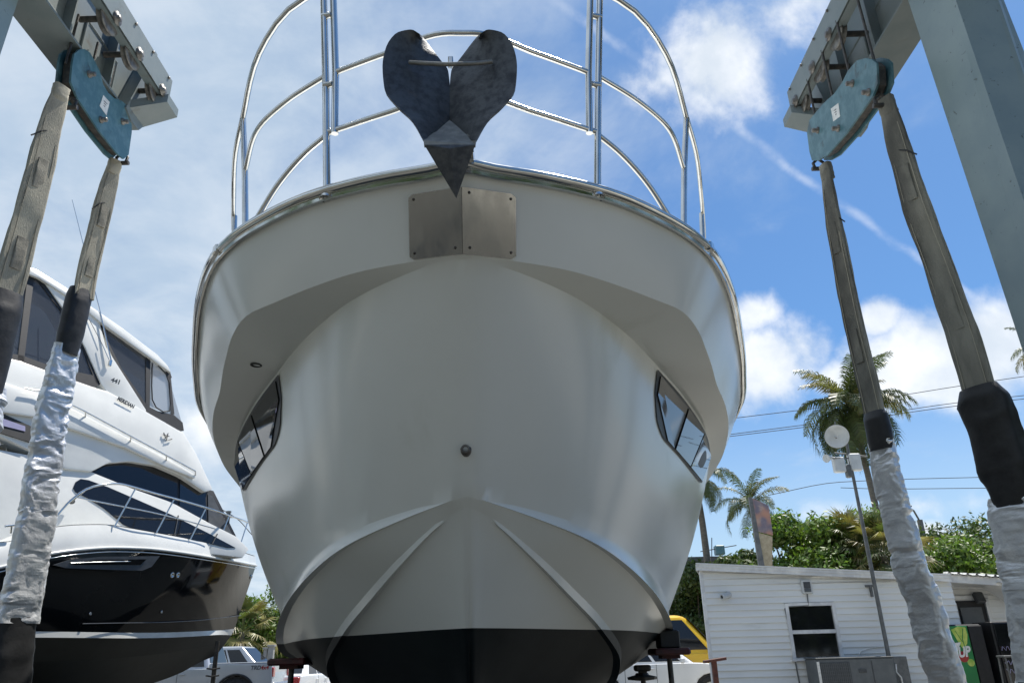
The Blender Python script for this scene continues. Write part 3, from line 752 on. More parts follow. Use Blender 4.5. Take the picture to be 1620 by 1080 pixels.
for sg in (1, -1):
    X0 = HX[sg]; d = BL[sg]
    blk = thing('lifting_block', 'teal steel lifting block on ropes under the hoist beam beside the big leg' if sg > 0 else 'teal steel lifting block on ropes under the hoist beam above the black hulled yacht', 'lifting block', xp(*d['pts'][0], X0), 0, 'lifting blocks of the hoist')
    inner = -sg
    for k, dx in ((0, .055), (1, -.055)):
        mb = MB(); P = [np.array([X0 + inner * dx, *xp(x, y, X0)[1:]]) for x, y in d['pts']]
        mb.prism(P, (-inner * .016, 0, 0)); mb.build('cheek_plate', 'teal', blk)
    mb = MB(); P = [np.array([X0 + .036, *xp(x, y, X0)[1:]]) for x, y in d['pts']]; cc = sum(P) / len(P); P = [cc + (p - cc) * np.array([1, .93, .93]) for p in P]
    mb.prism(P, (-.072, 0, 0)); mb.build('core', 'grease', blk)
    for (x, y) in d['pins']:
        c = np.array([X0 + inner * .055, *xp(x, y, X0)[1:]])
        mb = MB(); mb.lathe(c, (inner, 0, 0), [(.030, 0), (.030, .012), (.020, .013), (.020, .05), (.015, .055), (.0001, .055)], 12); mb.build('pin', 'sheave', blk)
    c = [np.array([X0 + inner * .0555, *xp(x, y, X0)[1:]]) for x, y in d['lab']]
    mb = MB(); mb.prism(c, (inner * .002, 0, 0)); lb = mb.build('label', 'white_label', blk)
    cc = sum(c) / 4; e1 = (c[1] - c[0]) / np.linalg.norm(c[1] - c[0]); e2 = (c[3] - c[0]) / np.linalg.norm(c[3] - c[0])
    mb = MB()
    for r_ in range(3): mb.box(cc + np.array([inner * .0025, 0, 0]) + e2 * (-.025 + .022 * r_), (.05 - .012 * r_, .007, .001), e1, e2, (inner, 0, 0))
    mb.build('print', 'soot', lb)
    for (x, y, x2, y2) in d['ropes']:
        a = xp(x2, y2, X0); yy = a[1]
        b = np.array([X0, xp(x, y, X0)[1], 6.32]); b[1] = yy + (b[1] - yy) * .15
        MB().tube([a - np.array([0, 0, .05]), b], .011, 7).build('wire_rope', 'grease', blk)
    # shackle hooks that take the sling eyes
    for (x, y) in ((d['pts'][-2], d['pts'][-6]) if sg > 0 else (d['pts'][-2], d['pts'][-6])):
        p = xp(x, y, X0); mb = MB(); q = p + np.array([0, 0, -.09])
        mb.tube([p + (0, 0, .02), p + (inner * .05, 0, -.03), q + (inner * .04, 0, 0)], .014, 7); mb.tube([p + (0, 0, .02), p + (-inner * .05, 0, -.03), q - (inner * .04, 0, 0)], .014, 7); mb.tube([q - (.07, 0, 0), q + (.07, 0, 0)], .02, 8)
        mb.build('shackle', 'grease', blk)


# slings: flat belts with sleeve and silver tape over the padding
def belt(path, w, th, wdir, crumple=0.0, seed=0.0, nseg=None, nper=28, square=3.2, freq=7.0, amp2=.35, flip=False):
    """path points top to bottom; w, th: callables of 0..1"""
    n = nseg or len(path); P = sm_path(path, n); rows = []; plen = sum(np.linalg.norm(b - a) for a, b in zip(P[:-1], P[1:]))
    for i, c in enumerate(P):
        q = i / (n - 1); t = P[min(i + 1, n - 1)] - P[max(i - 1, 0)]; t /= np.linalg.norm(t)
        wd = wdir(q); wd = wd - t * (wd @ t); wd /= np.linalg.norm(wd); nd = np.cross(t, wd); r = []
        for k in range(nper):
            a = 2 * math.pi * k / nper; ca, sa = math.cos(a), math.sin(a)
            e = 2.0 / square
            x = math.copysign(abs(ca) ** e, ca) * w(q) / 2; y = math.copysign(abs(sa) ** e, sa) * th(q) / 2
            p = c + wd * x + nd * y
            if crumple:
                o = wd * ca + nd * sa
                sx = x * (1 if sa > 0 else -1) + (3.7 if sa > 0 else 0); sl_ = q * plen
                wx_ = mnoise.noise(Vector((sx * 4, sl_ * 4, seed))) * .12
                f1 = 1 - abs(fbm(((sx + wx_) * freq + seed, (sl_ * .75 + wx_ + sx * .35) * freq, seed * 2 + y * 6), 4)) * 2.4
                f2 = mnoise.noise(Vector((sx * 3 + seed, sl_ * 2.6, seed)))
                p = p + o * crumple * (f1 + f2 * amp2 * 2)
            r.append(p)
        rows.append(r)
    return rows


def cap_grid(mb, rows, smooth=True):
    mb.grid(rows, smooth, True); mb.add(rows[0], [tuple(range(len(rows[0])))]); mb.add(rows[-1], [tuple(range(len(rows[-1]) - 1, -1, -1))]); return mb


def lerp(pairs):
    xs = [p[0] for p in pairs]; ys = [p[1] for p in pairs]
    return lambda q: float(np.interp(q, xs, ys))


SL = [  # label, side, top webbing px path, sleeve px path, tape px path, tail px path, plane Y, widths, materials
    dict(lab='pale webbing sling with a yellowish lower end and black sleeve, nearest the left hoist leg', sg=-1, Y=4.62, mat='webbing',
         web=[(96, 146), (80, 195), (64, 265), (44, 340), (20, 430), (6, 480)], wid=[(0, .11), (.12, .14), (.35, .17), (1, .20)], tw=.9,
         sleeve=[(10, 462), (-6, 530), (-24, 620)], tape=[(-24, 610), (-60, 800), (-90, 980)], tail=[(-90, 970), (-120, 1180)]),
    dict(lab='pale webbing sling with black sleeve and crumpled silver wrap beside the black hulled yacht', sg=-1, Y=5.62, mat='webbing',
         web=[(181, 262), (168, 310), (155, 365), (138, 430), (132, 470)], wid=[(0, .10), (.15, .13), (.4, .15), (1, .17)], tw=.9,
         sleeve=[(128, 458), (117, 510), (104, 560)], tape=[(106, 548), (86, 640), (66, 760), (57, 830), (44, 900), (28, 986)], tail=[(26, 978), (16, 1080), (2, 1200)]),
    dict(lab='slim grey brown sling with a crinkled silver wrap in front of the white shed wall', sg=1, Y=5.62, mat='webbing_shaded',
         web=[(1307, 268), (1316, 330), (1334, 430), (1352, 520), (1376, 620), (1386, 665)], wid=[(0, .10), (.12, .125), (.4, .15), (1, .165)], tw=-.9,
         sleeve=[(1383, 652), (1390, 680), (1396, 712)], tape=[(1394, 698), (1406, 760), (1424, 830), (1438, 890), (1464, 960), (1480, 1020), (1502, 1095)], tail=[(1500, 1088), (1522, 1200)]),
    dict(lab='thick dark webbing sling with a bulging black sleeve close to the big hoist leg', sg=1, Y=4.62, mat='webbing_shaded',
         web=[(1403, 165), (1420, 225), (1448, 320), (1488, 430), (1528, 545), (1552, 630)], wid=[(0, .11), (.12, .15), (.4, .18), (1, .20)], tw=-.9,
         sleeve=[(1548, 612), (1574, 690), (1604, 800)], tape=[(1602, 785), (1622, 880), (1640, 980), (1656, 1090)], tail=[(1655, 1080), (1690, 1240)]),
]
GS = 'webbing slings hanging from the hoist'
for si, s_ in enumerate(SL):
    Y = s_['Y']; top = at_y(*s_['web'][0], Y)
    sl = thing('lifting_sling', s_['lab'], 'sling', top, 0, GS)
    sgn = s_['sg']; tw = s_['tw']
    base = lambda q: np.array([math.sin(tw * .55), math.cos(tw * .55), 0.0])
    wd = lambda q: base(q) * 1.0 + np.array([.25 * math.sin(q * 3 + si), 0, 0]) * (1 - q)
    W = lerp(s_['wid'])
    path = [at_y(x, y, Y) for x, y in s_['web']]
    off = np.array([.020 * sgn, .016, 0])
    for k, o in ((0, off * -.6), (1, off * 1.0)):
        rws = belt([p + o * lerp([(0, .2), (.3, .9), (1, .7)])(i / (len(path) - 1)) for i, p in enumerate(path)], (lambda q, k=k: W(q) * (1 - .05 * k)), lambda q: .02, wd, .004, si * 3.1 + k, 80, 24, 14.0, 2.0, 1.2)
        cap_grid(MB(), rws).build('webbing', s_['mat'], sl, sharp=55)
    for e_ in (-.36, .36):
        P = sm_path(path, 70)[6:]; fwd = np.cross(base(0), (0, 0, 1.0)); fwd = fwd if fwd[1] < 0 else -fwd
        MB().tube([p + off * .9 * 0 + fwd * .0155 * (1) + base(0) * W(.08 + .92 * i / 63) * e_ + off * lerp([(0, .2), (.3, .9), (1, .7)])(i / 63) * (1 if (off @ fwd) > 0 else -.6) for i, p in enumerate(P)], .0035, 4).build('stitching', 'webbing_patch' if si < 2 else 'webbing', sl)
    # stitched eye wrapping at the top, a loose tie end
    rws = belt([path[0] + (0, 0, .05), path[0] + (0, 0, -.03), path[0] * .75 + path[1] * .25 + off * .5], lambda q: W(0) * 1.04, lambda q: .062, wd, .006, si + 9, 18, 20, 4.0, 8)
    cap_grid(MB(), rws).build('eye_wrap', s_['mat'], sl, sharp=55)
    a = path[1]; ex = np.cross(base(0), (0, 0, 1)); ex = base(0) * W(.2) * .5
    MB().tube([a + ex * .9, a + ex * 1.05 + (0, -.02, -.03), a - ex * .2 + (0, -.05, -.12), a - ex * .95 + (0, -.02, -.16), a - ex * 1.15 + (0, -.03, -.19)], .006, 6).build('tie_cord', 'black', sl)
    for kk, fr in enumerate((.42, .78) if si < 2 else (.3, .72)):
        P = sm_path(path, 50); c = P[int(fr * 49)]; fwd = np.cross(base(0), (0, 0, 1.0)); fwd = fwd if fwd[1] < 0 else -fwd
        rws = belt([c + fwd * .024 + (0, 0, .10), c + fwd * .026, P[int(fr * 49) + 4] + fwd * .024], lambda q: W(.6) * .42, lambda q: .010, lambda q: base(0), .004, si + 4, 12, 16, 5, 9)
        cap_grid(MB(), rws).build('wear_patch', 'webbing_patch' if si < 2 else 'webbing_shaded', sl, sharp=55)
    bul = 1.5 if si == 3 else 1.16
    sp = [at_y(x, y, Y) for x, y in s_['sleeve']]
    we = W(1)
    rws = belt(sp, lerp([(0, we * 1.0), (.12, we * bul), (.7, we * bul), (1, we * 1.02)]), lerp([(0, .09), (.2, .13), (1, .11)]), lambda q: base(q), .010 if si == 3 else .004, si * 2.2, 40, 26, 2.6, 3.0, 1.0)
    cap_grid(MB(), rws).build('sleeve', 'rubber', sl, sharp=60)
    tp = [at_y(x, y, Y) for x, y in s_['tape']]
    hw = {0: .24, 1: .20, 2: .175, 3: .28}[si]; he = {0: .32, 1: .28, 2: .27, 3: .31}[si]
    cut = {1: .62, 2: .52, 3: .5, 0: .5}[si]
    for k, (q0, q1) in enumerate(((0, cut + .01), (cut, 1.0))):
        n = 150; P = sm_path(tp, 300); seg = P[int(q0 * 299):int(q1 * 299) + 1]; w0 = hw + (he - hw) * q0; w1 = hw + (he - hw) * q1
        sub = seg[::max(1, len(seg) // 12)] + [seg[-1]]
        rws = belt(sub, lerp([(0, w0 * (1.0 if k == 0 else 1.08)), (.06, w0 * 1.05), (1, w1)]), lerp([(0, .085), (.3, .085), (1, .075)]), lambda q: base(q), (.014 if k == 0 else .010), si * 5.3 + k * 2, 190, 56, 4.5, 7.5, .5)
        cap_grid(MB(), rws).build('silver_wrap', 'tape', sl, sharp=75)
    tl = [at_y(x, y, Y) for x, y in s_['tail']]
    rws = belt(tl, lambda q: he * .96, lambda q: .10, lambda q: base(q), .006, si, 40, 26, 2.8, 4)
    cap_grid(MB(), rws).build('lower_sleeve', 'rubber', sl, sharp=60)

# ================================================================== JACK STANDS UNDER THE HULL
def jack_stand(label, p, pad=(.28, .34), mat_='dark_red', blocks=False):
    t = thing('jack_stand', label, 'jack stand', (p[0], p[1], 0), 0, 'jack stands under the hull')
    mb = MB()
    mb.box((p[0], p[1], p[2]), (pad[0], pad[1], .05), bev=.012); mb.box((p[0], p[1], p[2] - .035), (pad[0] * .5, pad[1] * .5, .03)); mb.build('pad', mat_, t)
    mb = MB(); mb.tube([(p[0], p[1], .62), (p[0], p[1], p[2] - .04)], .021, 10)
    mb.build('screw', 'grease', t)
    mb = MB(); mb.tube([(p[0], p[1], .55), (p[0], p[1], .95)], .036, 10); mb.box((p[0], p[1], .96), (.20, .05, .03)); mb.build('sleeve', 'dark_red', t)
    for k in range(3):
        a = 2 * math.pi * k / 3 + .5
        MB().tube([(p[0], p[1], .8), (p[0] + .42 * math.cos(a), p[1] + .42 * math.sin(a), .02)], .02, 8).build('leg', 'dark_red', t)
    if blocks:
        MB().box((p[0], p[1], p[2] + .09), (.16, .2, .13), bev=.01).build('packing_block', 'black', t)
    return t


jack_stand('rusty jack stand with a flat pad under the left side of the white yacht', at_y(462, 1046, 6.2))
jack_stand('rusty jack stand with a tall packing block under the white yacht, beside the yellow van', at_y(1058, 1030, 6.4), blocks=True)
t = jack_stand('short black screw jack under the white yacht, in front of the white off road car', at_y(1016, 1056, 6.9), (.13, .13), 'grease')
p = at_y(1016, 1070, 6.9)
MB().lathe(p, (0, 0, 1), [(.03, -.03), (.12, -.02), (.125, .0), (.06, .015), (.05, .03), (.0001, .03)], 8, False).build('screw_nut', 'grease', t)

# ================================================================== THE BLACK HULLED YACHT AT THE LEFT
NP0 = Vector((-6.6, 10.2, 0)); NROT = RAD(60)
ny = thing('flybridge_yacht', 'white flybridge yacht with glossy black hull and dark wraparound windows, standing ashore at the left', 'yacht', NP0, NROT)
NM = world_of(ny); NMi = NM.inverted()
_nd = np.array([math.cos(NROT), math.sin(NROT), 0]); _nn = np.array([math.sin(NROT), -math.cos(NROT), 0])
HALF = 2.05                                # half beam: centre plane lies this far behind the near side


TUM = RAD(13)


def np_(px, py, w, tilt=True):
    """picture point on the plane w metres towards us of the near side -> world"""
    d = px_ray(px, py); o = np.array([0, 0, CAM_H]); p0 = np.array(NP0) + _nn * w
    n = _nn
    if w < -.3 and tilt: w -= .18; p0 = p0 - _nn * .18; n = _nn * math.cos(TUM) + np.array([0, 0, math.sin(TUM)]); p0 = p0 + np.array([0, 0, 3.0])
    return o + d * (((p0 - o) @ n) / (d @ n))


def mir(p):                                # mirrored to the far side
    w = (np.array(p) - np.array(NP0)) @ _nn
    return np.array(p) - _nn * (w + HALF) * 2


def nrow(pts, n=40): return sm_path([np_(*p, False) for p in pts], n)


lip_top = [(-330, 800, -.12), (-150, 848, -.12), (0, 858, -.14), (78, 835, -.16), (128, 830, -.22), (187, 832, -.36), (249, 843, -.46), (320, 857, -.76), (379, 872, -1.35), (404, 880, -2.05)]
sheer = [(-330, 915, 0), (-150, 925, 0), (0, 897, -.02), (72, 877, -.06), (128, 869, -.12), (187, 866, -.26), (249, 869, -.36), (320, 879, -.66), (379, 889, -1.28), (405, 894, -2.05)]
boot = [(-330, 990, -.02), (-150, 993, -.05), (0, 998, -.10), (47, 998, -.14), (128, 999, -.25), (187, 1000, -.42), (249, 1000, -.80), (310, 998, -1.30), (350, 996, -1.78), (371, 994, -2.05)]
boot2 = [(p[0], p[1] + 11 - 4 * (i / 9), p[2]) for i, p in enumerate(boot)]; boot2[-1] = (366, 1004, -2.05)
chn = [(-330, 1050, -.25), (-150, 1050, -.3), (0, 1050, -.4), (47, 1048, -.5), (128, 1044, -.65), (187, 1040, -.85), (249, 1034, -1.15), (300, 1026, -1.5), (335, 1020, -1.8), (356, 1018, -2.05)]
kel = [(-330, 1125, -2.05), (-150, 1125, -2.05), (0, 1122, -2.05), (60, 1118, -2.05), (120, 1110, -2.05), (180, 1098, -2.05), (236, 1082, -2.05), (285, 1064, -2.05), (318, 1046, -2.05), (342, 1036, -2.05)]


def loft(mb, A, B, nv=6, bulge=0.0, n=60):
    a, b = nrow(A, n), nrow(B, n)
    for far in (False, True):
        rows = []
        for k in range(nv + 1):
            q = k / nv; r = [x * (1 - q) + y * q + _nn * bulge * math.sin(math.pi * q) * (1 - i / (n - 1)) for i, (x, y) in enumerate(zip(a, b))]
            rows.append([mir(x) for x in r] if far else r)
        mb.grid(rows, True, flip=far)
    return mb


mb = MB(); loft(mb, sheer, boot, 10, .05)
a = nrow(sheer)[0], nrow(boot)[0], nrow(chn)[0], nrow(kel)[0]
ringp = list(a) + [mir(x) for x in a[:3][::-1]]
hullp = mb.build('hull', 'black_hull', ny)
MB().add(ringp, [tuple(range(len(ringp)))]).build('transom', 'black_hull', ny)
mb = MB(); loft(mb, boot, boot2, 1); mb.build('boot_stripe', 'gelcoat_white', ny)
mb = MB(); loft(mb, boot2, chn, 4, .02); loft(mb, chn, kel, 6, .05); mb.build('antifouled_bottom', 'antifoul', ny)
mb = MB(); loft(mb, lip_top, sheer, 4, .03)
up = [(x, y - 1, w) for x, y, w in lip_top]; A = nrow(up, 60); mb.grid([A, [mir(x) for x in A]], True); mb.build('deck', 'gelcoat_white', ny)
A = [p + _nn * .012 for p in nrow(sheer, 60)]; MB().tube(A, .022, 8).build('rub_rail', 'gelcoat_white', ny)
A = [p + _nn * .02 + np.array([0, 0, -.06]) for p in nrow(sheer, 60)]; MB().tube(A, .008, 6).build('rub_rail', 'steel', ny)


def solid(name, m, poly, w, wfar=None, parent=None, bev=0.06):
    """a body of the superstructure: outline on the near plane, running across to the far side"""
    P = [np_(x, y, w) for x, y in poly]
    if wfar is None: Q = [mir(p) for p in P]
    else: Q = [p - _nn * wfar for p in P]
    mb = MB(); mb.prism(P, Q[0] - P[0])
    o = mb.build(name, m, parent or ny)
    if bev:
        bm = bmesh.new(); bm.from_mesh(o.data); bmesh.ops.remove_doubles(bm, verts=bm.verts[:], dist=1e-5)
        bmesh.ops.bevel(bm, geom=bm.edges[:], offset=bev, segments=2, profile=.6, affect='EDGES', clamp_overlap=True)
        bm.to_mesh(o.data); bm.free()
        o.data.polygons.foreach_set('use_smooth', [True] * len(o.data.polygons)); o.data.set_sharp_from_angle(angle=RAD(35))
    return o


def sheet(name, m, poly, w, th=.012, parent=None):
    P = [np_(x, y, w) for x, y in poly]
    return MB().prism(P, -_nn * th).build(name, m, parent or ny)


WH = 'gelcoat_white'
# lower deckhouse
cab = solid('deckhouse', WH, [(-60, 860), (-60, 700), (60, 722), (101, 740), (128, 738), (152, 749), (209, 772), (272, 794), (330, 826), (374, 848), (394, 868), (384, 882), (300, 872), (200, 856), (90, 856)], -.55, bev=.02)
sheet('side_window', 'tint_glass', [(116, 772), (120, 762), (128, 757), (140, 759), (171, 770), (215, 789), (272, 814), (330, 843), (373, 866), (360, 866), (317, 856), (272, 848), (247, 844), (216, 839), (196, 830), (165, 804), (140, 788), (120, 778)], -.538)
for a_, b_ in (((282, 815), (276, 846)), ((344, 844), (336, 860))):
    p, q = np_(*a_, -.53), np_(*b_, -.53); MB().tube([p, q], .012, 5).build('window_bar', 'soot', ny)
# upper saloon with the dark windscreen band
sal = solid('saloon', 'black', [(140, 738), (171, 728), (206, 724), (249, 730), (288, 750), (323, 772), (338, 776), (378, 856), (350, 850), (272, 808), (210, 782), (150, 756)], -.62, bev=.01)
sheet('saloon_window', 'tint_glass', [(146, 747), (171, 735), (206, 732), (249, 738), (281, 753), (280, 797), (250, 788), (209, 772), (171, 757)], -.606)
sheet('saloon_window', 'black_glass', [(285, 755), (325, 778), (327, 825), (312, 817), (284, 800)], -.606)
sheet('saloon_window', 'soot', [(329, 781), (336, 784), (368, 846), (350, 838), (330, 828)], -.606)
# flybridge moulding
fly = solid('flybridge', WH, [(-80, 668), (-80, 560), (0, 562), (35, 571), (84, 589), (150, 612), (171, 618), (230, 649), (284, 680), (291, 683), (312, 718), (330, 757), (338, 774), (325, 779), (288, 754), (249, 737), (206, 730), (171, 733), (146, 746), (104, 742), (60, 718), (0, 690)], -.50, bev=.05)
fl2 = solid('flybridge_side', WH, [(-80, 640), (-80, 604), (0, 602), (60, 622), (120, 648), (200, 690), (270, 726), (312, 752), (309, 757), (262, 738), (200, 708), (130, 684), (60, 660)], -.42, .10)
arch = solid('radar_arch', WH, [(40, 424), (62, 430), (109, 460), (144, 488), (158, 509), (168, 548), (233, 650), (228, 652), (171, 622), (160, 607), (134, 548), (101, 490), (66, 440), (46, 430)], -.56, bev=.03)
top = solid('hard_top', WH, [(-120, 418), (-60, 400), (0, 402), (37, 418), (62, 428), (109, 457), (144, 484), (195, 519), (249, 560), (266, 578), (272, 590), (249, 574), (195, 535), (158, 509), (144, 497), (109, 470), (62, 440), (37, 430), (-60, 430)], -.52, bev=.03)
# canvas and clear vinyl enclosures
enc = sheet('enclosure_panel', 'vinyl', [(-60, 440), (37, 428), (62, 442), (101, 492), (134, 548), (158, 606), (150, 610), (84, 588), (35, 570), (-60, 560)], -.60, .006)
for pl in ([(-60, 560), (0, 556), (35, 562), (84, 580), (150, 594), (160, 607), (150, 613), (84, 591), (35, 573), (-60, 572)], [(37, 424), (62, 437), (103, 490), (137, 548), (162, 607), (152, 606), (131, 551), (98, 494), (60, 444), (36, 433)], [(44, 434), (54, 440), (38, 572), (28, 568)]):
    sheet('canvas_border', 'black', pl, -.585, .01, enc)
enc2 = sheet('enclosure_panel', 'vinyl', [(156, 511), (167, 513), (233, 556), (232, 648), (190, 586)], -.60, .006)
enc3 = sheet('enclosure_panel', 'clear_vinyl', [(236, 560), (270, 590), (273, 618), (288, 670), (275, 660), (236, 642)], -.60, .006)
for pl in ([(155, 508), (170, 512), (233, 553), (266, 579), (272, 597), (267, 600), (262, 585), (233, 562), (168, 519), (160, 519)], [(155, 508), (160, 518), (192, 582), (232, 640), (232, 652), (190, 592)], [(231, 556), (238, 560), (237, 645), (231, 641)], [(230, 640), (250, 650), (275, 656), (289, 668), (291, 681), (280, 683), (262, 668), (232, 652)], [(266, 596), (270, 596), (276, 655), (271, 656)]):
    sheet('canvas_border', 'black', pl, -.585, .01, enc2)
P = [np_(x, y, -.58) for x, y in [(241, 574), (240, 610), (241, 632), (247, 644), (258, 651), (268, 650), (270, 640), (268, 606), (262, 590), (250, 578)]]
MB().tube(P, .012, 6).build('zip_border', 'black', enc3)
P = [np_(x, y, -1.3) for x, y in [(-20, 520), (40, 560), (110, 580)]]; MB().tube(P, .018, 6).build('flybridge_rail', 'steel', ny)
P = [np_(x, y, -1.1) for x, y in [(60, 520), (60, 575)]]; MB().tube(P, .018, 6).build('flybridge_rail', 'steel', ny)
# grab rails along the flybridge
for pts, posts in (([(39, 614), (62, 618), (117, 642), (135, 651), (207, 690), (263, 720), (309, 745)], [(207, 690, 206, 700), (263, 720, 263, 730), (309, 745, 309, 752), (135, 651, 135, 661)]),):
    P = [np_(x, y, -.36) for x, y in pts]; gr_ = MB().tube(P, .014, 7).build('grab_rail', 'steel', ny)
    for a_, b_, c_, d_ in posts: MB().tube([np_(a_, b_, -.36), np_(c_, d_, -.44)], .011, 6).build('rail_post', 'steel', gr_)
# side deck rail with raked stanchions
rl = MB().tube(nrow([(70, 836, -.2), (86, 820, -.2), (110, 793, -.2), (140, 772, -.2), (172, 765, -.22), (195, 766, -.28), (245, 780, -.36), (300, 795, -.5), (345, 809, -.72), (380, 821, -1.2), (398, 828, -1.7)], 50), .017, 8).build('side_rail', 'steel', ny)
MB().tube(nrow([(120, 786, -.2), (190, 800, -.3), (245, 811, -.36), (297, 824, -.5), (340, 836, -.72)], 20), .010, 6).build('mid_wire', 'steel', rl)
for a_, b_, c_, d_, w1, w2 in ((214, 773, 180, 834, -.3, -.29), (275, 790, 247, 843, -.43, -.42), (325, 805, 301, 853, -.6, -.6), (362, 816, 344, 863, -.92, -.88), (392, 824, 377, 871, -1.5, -1.3), (136, 774, 113, 793, -.2, -.29)):
    MB().tube([np_(a_, b_, w1, False), np_(c_, d_, w2, False)], .013, 7).build('stanchion', 'steel', rl)
MB().lathe(np_(113, 793, -.48), _nn, [(.04, 0), (.04, .03), (.03, .05), (.0001, .05)], 14).build('courtesy_light', 'soot', ny)
# hull vent recess, fittings and fender eye on the black side
vt = sheet('hull_vent', 'soot', [(85, 893), (110, 885), (160, 880), (253, 879), (240, 896), (225, 902), (160, 900), (105, 898)], .015, .03)
sheet('louvre', 'black_hull', [(110, 890), (150, 885), (232, 884), (222, 893), (160, 893), (120, 893)], .024, .012, vt)
P = [np_(112, 890, .03), np_(180, 888, .03), np_(238, 887, .0)]; MB().tube(P, .008, 6).build('vent_trim', 'steel', vt)


def on_hull(px, py):
    """first hit of the picture ray on the near hull side"""
    o = Vector((0, 0, CAM_H)); d = Vector(px_ray(px, py)).normalized()
    me = hullp.data; best = None
    ol = NMi @ o; dl = (NMi.to_3x3() @ d).normalized()
    ok, loc, nr, _i = hullp.ray_cast(ol, dl)
    if not ok: return None, None
    return np.array(NM @ loc), np.array(NM.to_3x3() @ nr)


bpy.context.view_layer.update()
for px, py, r_ in ((272, 909, .045), (281, 909, .045), (397, 912, .05), (142, 970, .022), (255, 967, .022)):
    c, nr = on_hull(px, py)
    if c is None: continue
    if nr @ (np.array([0, 0, CAM_H]) - c) < 0: nr = -nr
    MB().lathe(c, nr, [(r_, 0), (r_, .012), (r_ * .8, .02), (r_ * .62, .012), (r_ * .6, .002), (.0001, .002)], 16).build('hull_fitting', 'steel', ny)
A = [p + _nn * .012 for p in nrow([(130, 986, -.2), (187, 985, -.38), (249, 984, -.70), (310, 981, -1.16), (355, 976, -1.72), (381, 973, -2.02)], 40)]
MB().tube(A, .006, 5).build('pin_stripe', 'silver_print', ny)
# cockpit behind the slings: beige bulkhead, dark door, stair
ck = sheet('cockpit_bulkhead', 'teak', [(-80, 690), (0, 692), (50, 716), (62, 740), (40, 830), (-80, 850)], -.9, .05)
sheet('door_glass', 'dark_interior', [(0, 716), (31, 714), (24, 760), (8, 786), (-20, 790)], -.86, .03, ck)
sheet('ceiling_panel', 'dark_interior', [(-80, 640), (0, 652), (54, 676), (50, 700), (0, 684), (-80, 676)], -.47, .3)
sheet('blue_cover', 'lilac_print', [(0, 660), (40, 674), (40, 682), (0, 672)], -.46, .004)
P = [np_(x, y, -.7) for x, y in [(0, 702), (14, 700), (40, 710)]]; MB().tube(P, .012, 6).build('handrail', 'steel', ny)
P = [np_(x, y, -.7) for x, y in [(12, 702), (6, 726), (-6, 760)]]; MB().tube(P, .012, 6).build('handrail', 'steel', ny)
for yy in (762, 790): sheet('step', WH, [(14, yy), (46, yy - 3), (44, yy + 2), (12, yy + 5)], -.80, .12)
P = [np_(x, y, -.1) for x, y in [(8, 832), (32, 829)]]; cl = MB().tube(P, .018, 8).build('cleat', 'steel', ny)
MB().tube([np_(18, 831, -.1), np_(17, 843, -.12)], .016, 7).build('cleat_foot', 'steel', cl)
# whip aerial with its mount
wa = MB().tube([np_(176, 572, -.50), np_(160, 500, -.52), np_(114, 316, -.55)], [.014, .011, .006], 7).build('whip_aerial', 'steel', ny)
MB().box(np_(174, 574, -.50), (.05, .05, .12), _nd, _nn, bev=.008).build('aerial_mount', 'steel', wa)
MB().tube([np_(172, 568, -.48), np_(162, 545, -.5)], .008, 6).build('aerial_brace', 'steel', wa)
MB().tube([np_(162, 545, -.52), np_(141, 505, -.54)], .006, 5).build('aerial_lead', 'soot', wa)
# lettering on the arch and the emblem strokes further forward
def plane_axes(a, b, w):
    p, q = np_(*a, w), np_(*b, w); X = (q - p) / np.linalg.norm(q - p); Y = np.cross(_nn, X); return p, X, Y, np.linalg.norm(q - p)
# vertical scale follows the boat side itself
for body, a, b, size in (('441', (175, 603), (192, 609), .11), ('MERIDIAN', (185, 632), (215, 648), .095)):
    p, X, Y, Ln = plane_axes(a, b, -.475 if body == '441' else -.475)
    if Y[2] < 0: Y = -Y
    mb = MB(); cu_w = {'441': 1.75, 'MERIDIAN': 5.3}[body] * size
    sx = Ln / cu_w
    text_mesh(mb, body, p, X * sx, Y * 1.0, size, .003, .1, .004); mb.build('lettering', 'soot', ny)
mb = MB(); p = [np_(x, y, -.47) for x, y in [(259, 684), (262, 693), (266, 685), (263, 697), (272, 694)]]; mb.tube(p, .01, 5); p = [np_(x, y, -.47) for x, y in [(258, 687), (268, 690)]]; mb.tube(p, .008, 5); mb.build('emblem', 'soot', ny)
# keel blocks and the strapped pole under the bow
ks = thing('boat_stand', 'dark pole stand with clips under the bow of the black hulled yacht', 'boat stand', (*at_y(338, 1050, 12.4)[:2], 0), 0)
p = at_y(340, 1050, 12.4)
MB().tube([(p[0], p[1], .0), (p[0], p[1], 1.72)], .035, 8).build('post', 'grease', ks)
for k, z in enumerate((1.24, 1.34)): MB().tube([(p[0] - .10, p[1] - .04, z), (p[0], p[1] - .06, z - .015), (p[0] + .10, p[1] - .04, z)], .013, 6).build('clip', 'grease', ks)
MB().lathe((p[0], p[1], 0), (0, 0, 1), [(.22, 0), (.22, .02), (.06, .04), (.04, .05)], 14).build('foot', 'grease', ks)
kb = thing('keel_block', 'stacked timber blocks under the keel of the black hulled yacht', 'block', (0, 0, 0)); kp = np_(60, 1110, -2.05); kb.location = (kp[0], kp[1], 0)
for k in range(max(1, int(kp[2] / .2))): MB().box((kp[0], kp[1], .1 + .2 * k), (.9 if k % 2 else .3, .3 if k % 2 else .9, .19), bev=.01).build('timber', 'wood', kb)

